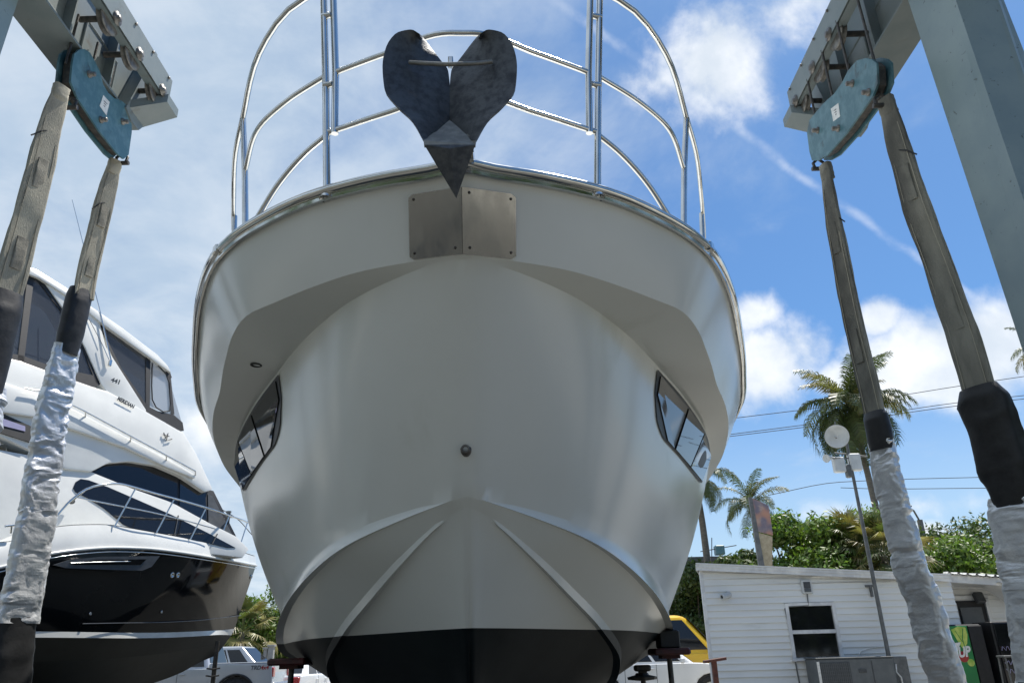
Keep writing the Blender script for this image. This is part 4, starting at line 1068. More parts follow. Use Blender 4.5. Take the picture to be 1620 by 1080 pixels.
# ================================================================== WHITE SIDED SHED
HY = 18.0                                   # wall plane
hx0, hx1 = 4.16, 9.75
shed = thing('shed', 'white clapboard shed with a low sloping roof and one dark sash window', 'shed', (hx0, HY, 0))
ztop = lambda x: 3.11 - .068 * (x - hx0)
fz = lambda x: 2.72 - .09 * (x - 9.8)
wx0, wx1, wz0, wz1 = 6.0, 6.98, 1.20, 2.28
mb = MB(); mb.prism([(hx0 + .02, HY + .02, 0), (hx1, HY + .02, 0), (hx1, HY + .02, ztop(hx1)), (hx0 + .02, HY + .02, ztop(hx0))], (.87, 3.0, 0)); mb.build('wall_core', 'trim', shed)
rng = random.Random(3)
CO_H = .136


def board(x0, x1, z, top, par, y=HY, h=CO_H):
    if top(x0) < z + .02 and top(x1) < z + .02: return
    if top(x1) < z + .02:                       # the slope runs out along the board: shorten it
        lo, hi = x0, x1
        for _ in range(30):
            m_ = (lo + hi) / 2
            if top(m_) > z + .02: lo = m_
            else: hi = m_
        x1 = lo
        if x1 - x0 < .1: return
    a = min(z + h + .012, top(x0)); b = min(z + h + .012, top(x1)); j = rng.uniform(-.003, .003)
    mb = MB(); mb.add([(x0, y - .040 + j, z), (x1, y - .040 + j, z), (x1, y - .004, b), (x0, y - .004, a), (x0, y + .018, z), (x1, y + .018, z), (x1, y + .018, b), (x0, y + .018, a), (x0, y - .028 + j, z - .003), (x1, y - .028 + j, z - .003)],
                      [(0, 1, 2, 3), (5, 4, 7, 6), (8, 9, 1, 0), (4, 5, 9, 8), (3, 2, 6, 7), (4, 8, 0, 3, 7), (1, 9, 5, 6, 2)])
    mb.build('siding_board', 'siding', par)


k = 0
z = .18
while z < 3.10:
    spans = [(hx0 + .03, hx1)]
    if z + CO_H > wz0 - .06 and z < wz1 + .06: spans = [(hx0 + .03, wx0 - .06), (wx1 + .06, hx1)]
    for a, b in spans: board(a, b, z, ztop, shed)
    z += CO_H; k += 1
MB().box((hx0, HY + .0, 1.58), (.07, .08, 3.14)).build('corner_trim', 'trim', shed)
# roof with a stepped metal fascia
mb = MB(); e0, e1 = hx0 - .14, hx1 - .05
def strip(mb, y0, y1, dz0, dz1):
    mb.prism([(e0, y0, ztop(e0) + dz0), (e1, y0, ztop(e1) + dz0), (e1, y0, ztop(e1) + dz1), (e0, y0, ztop(e0) + dz1)], (.29 * (y1 - y0), y1 - y0, 0))
strip(mb, HY - .20, HY + 3.1, .10, .13); mb.build('roof_sheet', 'roofing', shed)
mb = MB(); strip(mb, HY - .17, HY - .14, -.03, .098); mb.build('fascia', 'trim', shed)
mb = MB(); strip(mb, HY - .185, HY - .17, .04, .098); strip(mb, HY - .14, HY - .02, -.015, .0); mb.build('drip_edge', 'trim', shed)
mb = MB(); mb.prism([(e0 + .005, HY - .13, ztop(e0) - .03), (e0 + .005, HY - .13, ztop(e0) + .095), (e0 + .90, HY + 3, ztop(e0) + .06), (e0 + .90, HY + 3, ztop(e0) - .06)], (.02, 0, 0)); mb.build('end_fascia', 'trim', shed)
# window
wf = MB()
for c, s_ in (((wx0 - .03, 0, (wz0 + wz1) / 2), (.075, .09, wz1 - wz0 + .12)), ((wx1 + .03, 0, (wz0 + wz1) / 2), (.075, .09, wz1 - wz0 + .12)), (((wx0 + wx1) / 2, 0, wz1 + .03), (wx1 - wx0 - .02, .085, .07)), (((wx0 + wx1) / 2, -.02, wz0 - .02), (wx1 - wx0 + .2, .11, .055)), (((wx0 + wx1) / 2, 0, (wz0 + wz1) / 2), (wx1 - wx0 - .02, .07, .075))):
    wf.box((c[0], HY - .02 + c[1], c[2]), s_)
w = wf.build('window', 'trim', shed)
zm = (wz0 + wz1) / 2
for a, b in ((wz0 + .03, zm - .045), (zm + .045, wz1 - .01)):
    MB().box(((wx0 + wx1) / 2, HY - .006, (a + b) / 2), (wx1 - wx0 - .03, .012, b - a)).build('pane', 'tint_glass', w)
# wall lamp, conduit, two cameras
p = at_y(1275, 928, HY)
wl = thing('wall_lamp', 'square wall lamp high on the white siding above the shed window', 'lamp', (p[0], HY - .03, p[2]))
MB().box((p[0], HY - .05, p[2]), (.24, .06, .30), bev=.015).build('housing', 'dish', wl); MB().box((p[0], HY - .085, p[2] + .04), (.15, .02, .13), bev=.004).build('lens', 'soot', wl); MB().box((p[0], HY - .085, p[2] - .07), (.15, .02, .08), bev=.004).build('reflector', 'silver_print', wl)
cd = [at_y(x, y, HY - .05) for x, y in [(1277, 938), (1279, 957), (1246, 959), (1242, 962), (1246, 980), (1264, 1076), (1266, 1085)]]
c_ = MB().tube(cd, .016, 7).build('conduit', 'pole_grey'); tag(c_, 'thin grey conduit bent round the corner of the shed window', 'conduit')


def bullet_cam(px, py, label, dx=-.2):
    p = at_y(px, py, HY)
    t = thing('security_camera', label, 'camera', (p[0], HY - .02, p[2]))
    MB().lathe((p[0] + .06, HY - .02, p[2] + .02), (0, -1, 0), [(.075, 0), (.07, .03), (.03, .05), (.0001, .05)], 16).build('base', 'dish', t)
    a = np.array([p[0] + .04, HY - .10, p[2] + .01]); dr = np.array([dx, -.10, -.05]); dr /= np.linalg.norm(dr)
    MB().lathe(a, dr, [(.03, -.04), (.055, 0), (.055, .16), (.062, .165), (.062, .21), (.045, .21), (.04, .20), (.0001, .2)], 16).build('body', 'dish', t)
    MB().lathe(a, dr, [(.04, .203), (.0001, .204)], 14).build('lens', 'black_glass', t)


bullet_cam(1148, 942, 'white bullet camera near the left corner of the shed wall')
bullet_cam(1428, 929, 'white bullet camera under the shed eave beside the slim sling', .1)
p = at_y(1376, 931, HY)
br = thing('mast_bracket', 'white bracket holding the dish mast to the shed wall', 'bracket', (p[0], HY - .05, p[2]))
MB().box((p[0], HY - .04, p[2] + .06), (.22, .05, .05)).build('plate', 'pole_grey', br); MB().box((p[0], HY - .05, p[2] - .06), (.05, .05, .22)).build('clamp', 'pole_grey', br)

# second shed section further right, roof of ribbed sheet, recessed doorway
ax0, ax1, AY = 9.8, 14.6, 19.0
anx = thing('annex', 'white annex with ribbed roof and recessed doorway, right of the shed', 'shed', (ax0, AY, 0))
MB().prism([(ax0, AY + .03, 0), (ax1, AY + .03, 0), (ax1, AY + .03, fz(ax1) + .03), (ax0, AY + .03, fz(ax0) + .03)], (0, 5, 0)).build('wall_core', 'trim', anx)
z = .18
dx0, dx1 = 9.98, 11.0
while z < 2.7:
    tp_ = lambda x: fz(x) + .0
    if z < 2.3: board(dx1 + .04, ax1, z, tp_, anx, AY)
    else: board(ax0, ax1, z, tp_, anx, AY)
    z += CO_H
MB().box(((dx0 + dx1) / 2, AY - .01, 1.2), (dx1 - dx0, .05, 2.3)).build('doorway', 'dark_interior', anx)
MB().box((dx0 + .28, AY - .045, 1.2), (.06, .03, 2.2)).build('door_post', 'trim', anx)
MB().box((dx0 + .62, AY - .05, 1.15), (.5, .03, 2.1)).build('door', 'ac_grey', anx)
for x in (dx0 - .03, dx1): MB().box((x, AY - .04, 1.2), (.08, .09, 2.4)).build('door_frame', 'trim', anx)
MB().box(((dx0 + dx1) / 2, AY - .04, 2.42), (dx1 - dx0 + .1, .09, .08)).build('door_frame', 'trim', anx)
mb = MB(); mb.prism([(ax0 - .1, AY - .9, fz(ax0)), (ax1, AY - .9, fz(ax1)), (ax1, AY - .9, fz(ax1) + .16), (ax0 - .1, AY - .9, fz(ax0) + .16)], (0, .04, 0)); mb.build('fascia', 'trim', anx)
mb = MB(); mb.prism([(ax0 - .1, AY - .86, fz(ax0) + .0), (ax1, AY - .86, fz(ax1) + .0), (ax1, AY - .02, fz(ax1) + .02), (ax0 - .1, AY - .02, fz(ax0) + .02)], (0, 0, .02)); mb.build('soffit', 'trim', anx)
rows = []
for y, dz, sh in ((AY - .98, .17, 0), (AY + 2.5, .62, 1.75)):
    r = []
    for i in range(0, 25):
        x = ax0 - .1 + sh + (ax1 - ax0 + .1 - sh * .6) * i / 24
        for ddx, dd in ((0, 0), (.06, 0), (.075, .035), (.115, .035), (.13, 0)): r.append((x + ddx, y, fz(x) + dz + dd))
    rows.append(r)
mb = MB(); mb.grid(rows, False); mb.grid([[(p[0], p[1], p[2] - .02) for p in r] for r in rows], False, flip=True); mb.build('roof_sheet', 'roofing', anx)
for px, lab in ((1549, 'black floodlight under the annex eave beside the torn white panel'), (1604, 'black floodlight under the annex eave behind the thick dark sling')):
    p = at_y(px, 945, AY - .15); t = thing('floodlight', lab, 'floodlight', p)
    MB().box(p, (.22, .12, .26), (1, 0, 0), (0, .9, -.4), (0, .4, .9), bev=.02).build('housing', 'soot', t); MB().box(p + (0, .08, .05), (.05, .16, .05)).build('arm', 'soot', t)
mb = MB(); rows = []
for i in range(14):
    q = i / 13; x = 10.86 + .78 * q; zc = 2.62 - .62 * q ** 1.2 + (.10 * (q - .7) if q > .7 else 0); rows.append([(x, AY - 1.0 + .05 * math.sin(q * 5), zc + .07 * (1 - .4 * q)), (x - .06, AY - .72, zc + .04), (x - .11, AY - .42, zc - .02 * q)])
mb.grid(rows, True); mb.grid([[(p[0], p[1], p[2] - .012) for p in r] for r in rows], True, flip=True)
tag(mb.build('awning_panel', 'roofing'), 'curled white sheet panel hanging loose above the drinks machines', 'awning')
# drinks machines
def machine(label, x0, x1, y0, dep, zt, printm):
    t = thing('drinks_machine', label, 'drinks machine', ((x0 + x1) / 2, y0, 0), 0, 'drinks machines by the annex')
    MB().box(((x0 + x1) / 2, y0 + dep / 2 + .02, zt / 2), (x1 - x0, dep, zt), bev=.02).build('cabinet', 'black', t); return t
vx0, vx1, vy, vz = 9.1, 9.98, 17.6, 1.80
vm = machine('green drinks machine with lime artwork, partly behind the slim sling', vx0, vx1, vy, .8, vz, 0)
gp = MB().box((vx0 + .29, vy - .002, vz / 2 + .02), (.54, .03, vz - .1), bev=.008).build('front_panel', 'green_print', vm)
MB().box((vx0 + .73, vy - .004, vz / 2 + .02), (.29, .03, vz - .1), bev=.008).build('coin_panel', 'black', vm)
mb = MB(); c = np.array([vx0 + .36, vy - .019, 1.50]); lf = [(-.16, .20), (.0, .26), (.16, .24), (.17, .1), (.12, -.08), (.02, -.20), (-.04, -.1), (-.1, .05)]
mb.prism([c + (a, 0, b) for a, b in lf], (0, -.003, 0)); mb.build('lime_leaf', 'leaf_print', gp)
mb = MB(); mb.tube([c + (.05, -.005, -.18), c + (.04, -.005, .02), c + (.10, -.005, .22)], .008, 5); mb.tube([c + (-.08, -.004, .18), c + (.03, -.004, -.05)], .006, 5); mb.build('leaf_vein', 'green_print', gp)
mb = MB(); mb.lathe((vx0 + .34, vy - .018, 1.16), (0, -1, 0), [(.11, 0), (.10, .004), (.0001, .005)], 20); mb.build('red_spot', 'red_print', gp)
mb = MB(); text_mesh(mb, '7', (vx0 + .06, vy - .026, 1.12), (1, 0, .10), (0, 0, 1), .42, .003, .2, .012); text_mesh(mb, 'UP', (vx0 + .235, vy - .026, 1.15), (.78, 0, .08), (0, 0, 1), .27, .003, .2, .012); mb.build('lettering', 'white_label', gp)
mb = MB(); mb.lathe((vx0 + .47, vy - .018, 1.04), (0, -1, 0), [(.075, 0), (.07, .003), (.0001, .004)], 16); mb.build('lime', 'leaf_print', gp)
vm2 = machine('black drinks machine with pale scribbled lettering, right of the green one', 10.12, 10.62, 17.45, .75, 1.84, 0)
mb = MB(); r_ = random.Random(5)
for zz in (1.30, 1.02, .86, .62):
    pts = [np.array([10.2 + .34 * i / 12, 17.445, zz + .05 * math.sin(i * 1.9 + zz * 9) + .02 * i / 12]) for i in range(13)]; mb.tube(pts, .012, 5)
mb.build('lettering', 'lilac_print', vm2)
MB().box((10.37, 17.452, 1.0), (.42, .03, 1.6), bev=.006).build('front_panel', 'tint_glass', vm2)
# outdoor unit in front of the wall and its pale neighbour
ac0, ac1, ay, az = 6.15, 7.75, 17.15, 1.19
ac = thing('outdoor_unit', 'dark grey outdoor power unit with a grille under the shed window', 'outdoor unit', ((ac0 + ac1) / 2, ay, 0))
MB().box(((ac0 + ac1) / 2, ay + .35, az / 2), (ac1 - ac0, .7, az), bev=.02).build('casing', 'ac_grey', ac)
MB().box(((ac0 + ac1) / 2, ay + .35, az + .012), (ac1 - ac0 + .03, .73, .025), bev=.006).build('lid', 'ac_grey', ac)
gr2 = MB().box((ac0 + .36, ay - .004, az / 2), (.62, .02, az - .14)).build('grille', 'soot', ac)
mb = MB()
for i in range(15): mb.box((ac0 + .08 + .04 * i, ay - .018, az / 2), (.008, .01, az - .16))
for i in range(16): mb.box((ac0 + .36, ay - .016, .1 + i * .066), (.6, .008, .006))
tag(mb.build('grille_bars', 'ac_grey', gr2), kind='stuff')
MB().box((ac0 + .02, ay - .006, az / 2), (.05, .02, az - .1)).build('side_louvre', 'white_label', ac)
MB().box((ac0 + .92, ay - .006, az - .24), (.16, .02, .07), bev=.004).build('badge', 'soot', ac)
MB().box((ac0 + 1.13, ay - .004, az / 2), (.012, .016, az - .1)).build('panel_seam', 'soot', ac)
un = thing('meter_cabinet', 'narrow grey meter cabinet with a hanging cable, right of the dark outdoor unit', 'cabinet', (8.0, 17.4, 0))
MB().box((8.02, 17.6, .6), (.3, .3, 1.2), bev=.012).build('casing', 'pole_grey', un)
MB().tube([(7.9, 17.43, 1.05), (7.86, 17.38, .9), (7.93, 17.37, .8), (7.95, 17.4, .62)], .018, 6).build('cable', 'white_label', un)
tag(MB().tube([at_y(x, y, HY - .04) for x, y in [(1356, 1040), (1362, 1030), (1378, 1024), (1420, 1020), (1455, 1016)]], .010, 5).build('cable', 'white_label'), 'thin white cable drooping across the shed siding above the grey cabinet', 'cable')

# mast with dish, radio boxes and lamp
mx, my = 7.87, 17.62
ms = thing('dish_mast', 'tall thin mast with a round white dish and radio boxes, standing against the shed', 'mast', (mx, my, 0))
MB().tube([(mx, my, 0), (mx, my, 3.4), (mx, my, 6.22)], [.045, .042, .032], 10).build('pole', 'pole_grey', ms)
c = at_y(1324, 690, my - .12)
MB().lathe(c, (-.30, -.90, -.30), [(.0001, -.10), (.10, -.085), (.2, -.045), (.265, .0), (.275, .012), (.26, .008), (.2, -.03), (.1, -.07), (.0001, -.085)], 32).build('dish', 'dish', ms)
MB().tube([c + (0, .09, .02), c + np.array((-.30, -.90, -.30)) * .16], .018, 7).build('feed', 'dish', ms)
MB().tube([c + (0, .0, .22), c + (.02, 0, .36)], .012, 6).build('antenna_rod', 'pole_grey', ms)
MB().tube([c + (0, .1, 0), (mx, my, c[2])], .03, 7).build('dish_arm', 'pole_grey', ms)
for px, py, sx, sz in ((1327, 735, .26, .36), (1352, 731, .27, .40), (1342, 745, .12, .3)):
    q = at_y(px, py, my + .02); MB().box(q, (sx, .16, sz), bev=.02).build('radio_box', 'dish' if px != 1342 else 'pole_grey', ms)
q = at_y(1312, 724, my - .1); MB().lathe(q, (-.8, -.5, -.2), [(.03, -.1), (.05, 0), (.10, .12), (.085, .12), (.0001, .1)], 14).build('lamp_head', 'dish', ms)
MB().tube([q, (mx, my, q[2])], .015, 6).build('lamp_arm', 'pole_grey', ms)
MB().tube([at_y(1320, 716, my), at_y(1372, 722, my)], .02, 6).build('cross_arm', 'pole_grey', ms)

# rack of rusty bars, red rails, odds and ends at the right edge
rk = thing('bar_rack', 'rusty brown lattice rack standing before the annex wall', 'rack', (11.2, 17.2, 0))
for i in range(7):
    MB().tube([(10.72 + .22 * i, 17.2, .1), (10.70 + .22 * i, 17.2, 1.68)], .022, 6).build('upright', 'wood', rk)
for zz in (1.7, 1.62, 1.45, 1.28, 1.10, .9): MB().tube([(10.6, 17.16, zz), (12.3, 17.16, zz + .015)], .013, 6).build('crossbar', 'wood', rk)
for x in (11.38, 11.68): MB().box((x, 16.95, .62), (.12, .05, 1.25), (1, 0, .25), bev=.004).build('leaning_plank', 'pale_wood', rk)
rb = thing('red_handrail', 'dark red pipe rail standing in front of the drinks machines', 'handrail', (10.2, 15.9, 0))
MB().box((10.6, 15.9, 1.30), (1.7, .07, .07), bev=.01).build('rail', 'dark_red', rb)
for x in (9.82, 11.3): MB().box((x, 15.9, .63), (.06, .06, 1.26)).build('post', 'dark_red', rb)
chx = thing('step_stool', 'grey metal step stool beside the black drinks machine', 'stool', (9.85, 16.6, 0))
MB().box((9.85, 16.6, 1.16), (.42, .3, .035), bev=.008).build('top', 'pole_grey', chx)
for dx in (-.18, .18):
    for dy in (-.12, .12): MB().tube([(9.85 + dx, 16.6 + dy, 1.15), (9.85 + dx * 1.2, 16.6 + dy * 1.5, 0)], .016, 6).build('leg', 'pole_grey', chx)
rr = thing('wooden_railing', 'low dark red wooden railing in front of the white off road car', 'railing', (3.75, 15.5, 0))
rp = at_y(1133, 1050, 15.5)
MB().box((rp[0] - .02, 15.5, 1.24), (.42, .16, .05), (1, 0, .12), bev=.006).build('top_rail', 'rust', rr); MB().box((rp[0] - .04, 15.5, .61), (.09, .09, 1.22)).build('post', 'rust', rr)

# ================================================================== VEHICLES
def vehicle(name, label, cat, loc, rotz, prof, gh, W, wheels, paint, wr=.34, group=None, roofpaint=True, front=1, extras=None, bevel=.05):
    """prof: body outline (x, z), nose at +x; gh: list of (bottom x, z, top x, z) cabin outline; W: width"""
    t = thing(name, label, cat, (0, 0, 0), 0, group)
    # the body with round wheel openings
    out = []
    xs0 = min(p[0] for p in prof); xs1 = max(p[0] for p in prof); zb = min(p[1] for p in prof)
    low = [(xs1, zb)]
    for wx in sorted(wheels, reverse=True):
        for k in range(9):
            a = math.pi * k / 8; low.append((wx + (wr + .07) * math.cos(a), max(zb, wr + (wr + .07) * math.sin(a) * 1.0)))
    low.append((xs0, zb))
    poly = [p for p in prof if p[1] > zb + 1e-6] + low
    mb = MB(); mb.prism([(x, -W / 2, z) for x, z in poly], (0, W, 0)); b = mb.build('body', paint, t)
    bm = bmesh.new(); bm.from_mesh(b.data)
    ed = [e for e in bm.edges if abs(e.verts[0].co.y - e.verts[1].co.y) < 1e-6 and max(e.verts[0].co.z, e.verts[1].co.z) > zb + .25]
    bmesh.ops.bevel(bm, geom=ed, offset=bevel, segments=3, profile=.6, affect='EDGES', clamp_overlap=True)
    bm.to_mesh(b.data); bm.free(); b.data.polygons.foreach_set('use_smooth', [p.area < .06 for p in b.data.polygons]); b.data.set_sharp_from_angle(angle=RAD(24))
    for wx in wheels:
        mb = MB(); mb.prism([(wx - wr - .06, -W / 2 + .03, zb + .02), (wx + wr + .06, -W / 2 + .03, zb + .02), (wx + wr + .06, -W / 2 + .03, wr * 2 + .04), (wx - wr - .06, -W / 2 + .03, wr * 2 + .04)], (0, W - .06, 0)); mb.build('wheel_well', 'tyre', t)
        for sy in (-1, 1):
            c = (wx, sy * (W / 2 + .0), wr); A = (0, sy, 0)
            wl_ = MB().lathe(c, A, [(wr * .6, -.20), (wr * .96, -.19), (wr, -.16), (wr, -.03), (wr * .95, .004), (wr * .66, .006), (wr * .64, -.01)], 26).build('wheel', 'tyre', t)
            mb = MB(); mb.lathe(c, A, [(wr * .64, -.015), (wr * .58, -.02), (wr * .2, -.012), (wr * .16, .0), (.0001, .0)], 20)
            for k in range(5):
                a = 2 * math.pi * k / 5; mb.box((wx + math.cos(a) * wr * .38, sy * (W / 2 + .003 - .004), wr + math.sin(a) * wr * .38), (wr * .44, .014, .06), (math.cos(a), 0, math.sin(a)), (0, 1, 0), (-math.sin(a), 0, math.cos(a)))
            mb.build('rim', 'alloy', wl_)
    # cabin
    (bx0, bx1, bz), (tx0, tx1, tz), tum = gh
    hw, ht = W / 2 - .03, W / 2 - tum
    V = [(bx0, -hw, bz), (bx1, -hw, bz), (bx1, hw, bz), (bx0, hw, bz), (tx0, -ht, tz), (tx1, -ht, tz), (tx1, ht, tz), (tx0, ht, tz)]
    V = [np.array(v, float) for v in V]
    mb = MB(); mb.add(V, [(3, 2, 1, 0), (4, 5, 6, 7), (0, 1, 5, 4), (2, 3, 7, 6), (1, 2, 6, 5), (3, 0, 4, 7)]); cb = mb.build('cabin', paint, t)
    bm = bmesh.new(); bm.from_mesh(cb.data); bmesh.ops.bevel(bm, geom=[e for e in bm.edges if max(v.co.z for v in e.verts) > bz + .05], offset=.09 if bevel < .1 else .30, segments=4, profile=.55, affect='EDGES', clamp_overlap=True)
    bm.to_mesh(cb.data); bm.free(); cb.data.polygons.foreach_set('use_smooth', [p.area < .12 for p in cb.data.polygons]); cb.data.set_sharp_from_angle(angle=RAD(24))
    def glass(q, nm, a0=.06, a1=.94, b0=.10, b1=.86, m='tint_glass', cut=None):
        q = [V[i] for i in q]
        pt = lambda u, v: (q[0] * (1 - u) + q[1] * u) * (1 - v) + (q[3] * (1 - u) + q[2] * u) * v
        n = np.cross(q[1] - q[0], q[3] - q[0]); n /= np.linalg.norm(n)
        cen = sum(V) / 8
        if n @ (q[0] - cen) < 0: n = -n
        for (u0, u1) in (cut or [(a0, a1)]):
            P = [pt(u0, b0), pt(u1, b0), pt(u1 - .0, b1), pt(u0 + .0, b1)]
            MB().prism([p + n * .012 for p in P], -n * .02).build(nm, m, t)
    sc_ = extras.get('side_cut', [(.10, .36), (.39, .64), (.67, .90)]) if extras else [(.10, .36), (.39, .64), (.67, .90)]
    glass((0, 1, 5, 4), 'side_window', cut=sc_); glass((3, 2, 6, 7), 'side_window', cut=sc_)
    glass((1, 2, 6, 5), 'windscreen', .05, .95, .06, .92); glass((0, 3, 7, 4), 'rear_window', .08, .92, .15, .88)
    for sy in (-1, 1):
        zf = extras.get('lamp_z', bz - .22) if extras else bz - .22
        MB().box((xs1 - .06, sy * (W / 2 - .20), zf), (.14, .34, .13), bev=.02).build('headlight', 'lamp_clear', t)
        MB().box((xs0 + .05, sy * (W / 2 - .12), zf + .06), (.14, .22, .26), bev=.02).build('tail_light', 'tail_red', t)
        MB().box((bx1 - .35, sy * (W / 2 + .11), bz + .08), (.12, .2, .15), bev=.03).build('mirror', extras.get('mirror', paint) if extras else paint, t)
        for k in range(extras.get('doors', 2) if extras else 2):
            x = bx0 + (bx1 - bx0) * (.38 + .28 * k); MB().box((x, sy * (W / 2 + .002), (bz + zb) / 2 + .1), (.012, .006, bz - zb - .22)).build('door_seam', 'soot', t)
            MB().box((x - .14, sy * (W / 2 + .02), bz - .12), (.16, .03, .03), bev=.008).build('door_handle', paint, t)
    for x, nm in ((xs1 + .0, 'bumper'), (xs0 - .0, 'bumper')):
        MB().box((x, 0, zb + .16), (.14, W - .06, .2), bev=.05).build(nm, extras.get('bumper', paint) if extras else paint, t)
    t.location = loc; t.rotation_euler = (0, 0, rotz)
    return t


SEDAN = [(-2.3, .3), (-2.32, .7), (-2.2, .98), (-1.5, 1.0), (.7, .98), (1.2, .96), (2.05, .80), (2.3, .62), (2.3, .3)]
SUVP = [(-2.35, .36), (-2.38, .8), (-2.3, 1.1), (.9, 1.12), (1.35, 1.10), (2.2, .98), (2.38, .72), (2.38, .36)]
PICK = [(-2.75, .55), (-2.78, 1.0), (-2.74, 1.32), (-.95, 1.33), (-.93, 1.22), (.85, 1.22), (1.3, 1.22), (2.5, 1.14), (2.75, .9), (2.75, .55)]
VANP = [(-2.9, .4), (-2.95, .9), (-2.9, 1.35), (1.4, 1.35), (1.75, 1.30), (2.7, 1.05), (2.95, .75), (2.95, .4)]

# pickup faces left: its tail is at the right
tk = vehicle('pickup_truck', 'silver pickup truck with a bed decal, beyond the bow of the black hulled yacht', 'pickup', (0, 0, 0), 0, PICK, ((-.95, 1.35, 1.20), (-.72, .62, 1.92), .24), 1.95, (-1.75, 1.75), 'paint_silver', .47, None, extras=dict(side_cut=[(.06, .42), (.46, .86)], bumper='alloy', lamp_z=1.02))
# bed opening, tailgate lip and decal lettering on both sides
MB().box((-1.84, 0, 1.31), (1.7, 1.66, .05)).build('bed_liner', 'tyre', tk)
for sy in (-1, 1):
    MB().box((-1.84, sy * .90, 1.345), (1.76, .12, .035), bev=.012).build('bed_rail', 'paint_silver', tk)
    mb = MB(); c = (-1.75, sy * .975, .40)
    mb.tube([(c[0] + .57 * math.cos(a), sy * .985, .47 + .57 * math.sin(a)) for a in np.linspace(-.1, math.pi + .1, 20)], .035, 6); mb.build('arch_trim', 'rubber', tk)
MB().box((-2.74, 0, 1.05), (.06, 1.6, .5), bev=.02).build('tailgate', 'paint_silver', tk)
mb = MB(); text_mesh(mb, 'TRD', (-2.14, .982, 1.16), (-1, 0, 0), (0, 0, 1), .15, .002, .15, .003); a_ = mb.build('decal', 'soot', tk)
mb = MB(); text_mesh(mb, '4x4', (-2.43, .982, 1.16), (-1, 0, 0), (0, 0, 1), .15, .002, .15, .003); mb.build('decal', 'red_print', tk)
p = at_y(392, 1050, 21.5); tk.location = (-9.95, 24.6, .06); tk.rotation_euler = (0, 0, math.pi + .04)
sv = vehicle('parked_car', 'silver hatchback with a raked windscreen parked behind the pickup', 'car', (-11.4, 32.9, 0), -.05, SUVP, ((-2.1, 1.45, 1.10), (-1.5, .45, 2.02), .26), 1.82, (-1.45, 1.45), 'paint_silver', .36, 'cars parked behind the yachts')
sd1 = vehicle('parked_car', 'white saloon showing its red tail light below the left jack stand', 'car', (-7.62, 28.6, 0), math.pi / 2 - .12, SEDAN, ((-1.75, 1.15, .98), (-1.05, .35, 1.43), .28), 1.8, (-1.4, 1.4), 'paint_white', .33, 'cars parked behind the yachts')
sd2 = vehicle('parked_car', 'white car of which only the roof shows, behind the saloon with the red tail light', 'car', (-9.9, 37.0, 0), -.1, SEDAN, ((-1.75, 1.15, .98), (-1.05, .35, 1.47), .28), 1.8, (-1.4, 1.4), 'paint_white', .33, 'cars parked behind the yachts')
sv2 = vehicle('off_road_car', 'white off road car with dark wheel arches in front of the yellow van', 'car', (3.85, 24.0, 0), -.04, SUVP, ((-2.1, 1.05, 1.10), (-1.7, .25, 1.72), .24), 1.85, (-1.45, 1.45), 'paint_white', .38, 'cars parked behind the yachts')
for sy in (-1, 1):
    for wx in (-1.45, 1.45):
        MB().tube([(wx + .47 * math.cos(a), sy * .925, .38 + .47 * math.sin(a)) for a in np.linspace(0, math.pi, 16)], .03, 6).build('arch_trim', 'rubber', sv2) if False else None
vn = vehicle('delivery_van', 'yellow delivery van with a high roof parked behind the white off road car', 'van', (4.7, 27.2, 0), -.03, VANP, ((-2.85, 1.75, 1.33), (-2.75, .72, 2.52), .18), 2.0, (-1.75, 1.85), 'paint_yellow', .37, None, extras=dict(side_cut=[(.73, .93)], mirror='black', bumper='black', lamp_z=1.0), bevel=.16)


# ================================================================== VEGETATION
def leaves(centers, radii, n, size, rng, flat=.75, shell=.55, up=.35):
    """n leaf blades spread through ellipsoid clumps"""
    V = []; F = []
    ce = np.array(centers, float); ra = np.array(radii, float)
    w = ra[:, 0] * ra[:, 1] * ra[:, 2]; w = w ** .8; idx = rng.choice(len(ce), n, p=w / w.sum())
    d = rng.normal(size=(n, 3)); d /= np.linalg.norm(d, axis=1)[:, None]
    rr = shell + (1 - shell) * rng.random(n) ** .7; rr = np.where(rng.random(n) < .25, rng.random(n), rr)
    pos = ce[idx] + d * ra[idx] * rr[:, None] * (1 + .16 * rng.normal(size=n))[:, None]
    nr = d + rng.normal(size=(n, 3)) * .8 + np.array([0, 0, up]); nr /= np.linalg.norm(nr, axis=1)[:, None]
    a = np.cross(nr, rng.normal(size=(n, 3))); a /= np.linalg.norm(a, axis=1)[:, None]; b = np.cross(nr, a)
    s = size * (.6 + .8 * rng.random(n))[:, None]; L = a * s; Wd = b * s * .42
    fold = nr * s * .12
    vs = np.stack([pos - L, pos + Wd - fold, pos + L, pos - Wd - fold], 1).reshape(-1, 3)
    return vs


def leaf_mesh(name, vs, mt, parent=None, kind=None):
    inv = np.array(world_of(parent).inverted()) if parent is not None else np.eye(4)
    vs = vs @ inv[:3, :3].T + inv[:3, 3]
    me = bpy.data.meshes.new(name); n = len(vs) // 4
    me.vertices.add(len(vs)); me.vertices.foreach_set('co', vs.ravel())
    me.loops.add(n * 4); me.loops.foreach_set('vertex_index', np.arange(n * 4, dtype=np.int32))
    me.polygons.add(n); me.polygons.foreach_set('loop_start', np.arange(0, n * 4, 4, dtype=np.int32)); me.polygons.foreach_set('loop_total', np.full(n, 4, dtype=np.int32))
    me.materials.append(M[mt]); me.update(); me.validate()
    o = bpy.data.objects.new(name, me); COL.objects.link(o)
    if parent is not None: o.parent = parent
    if kind: o['kind'] = kind
    return o


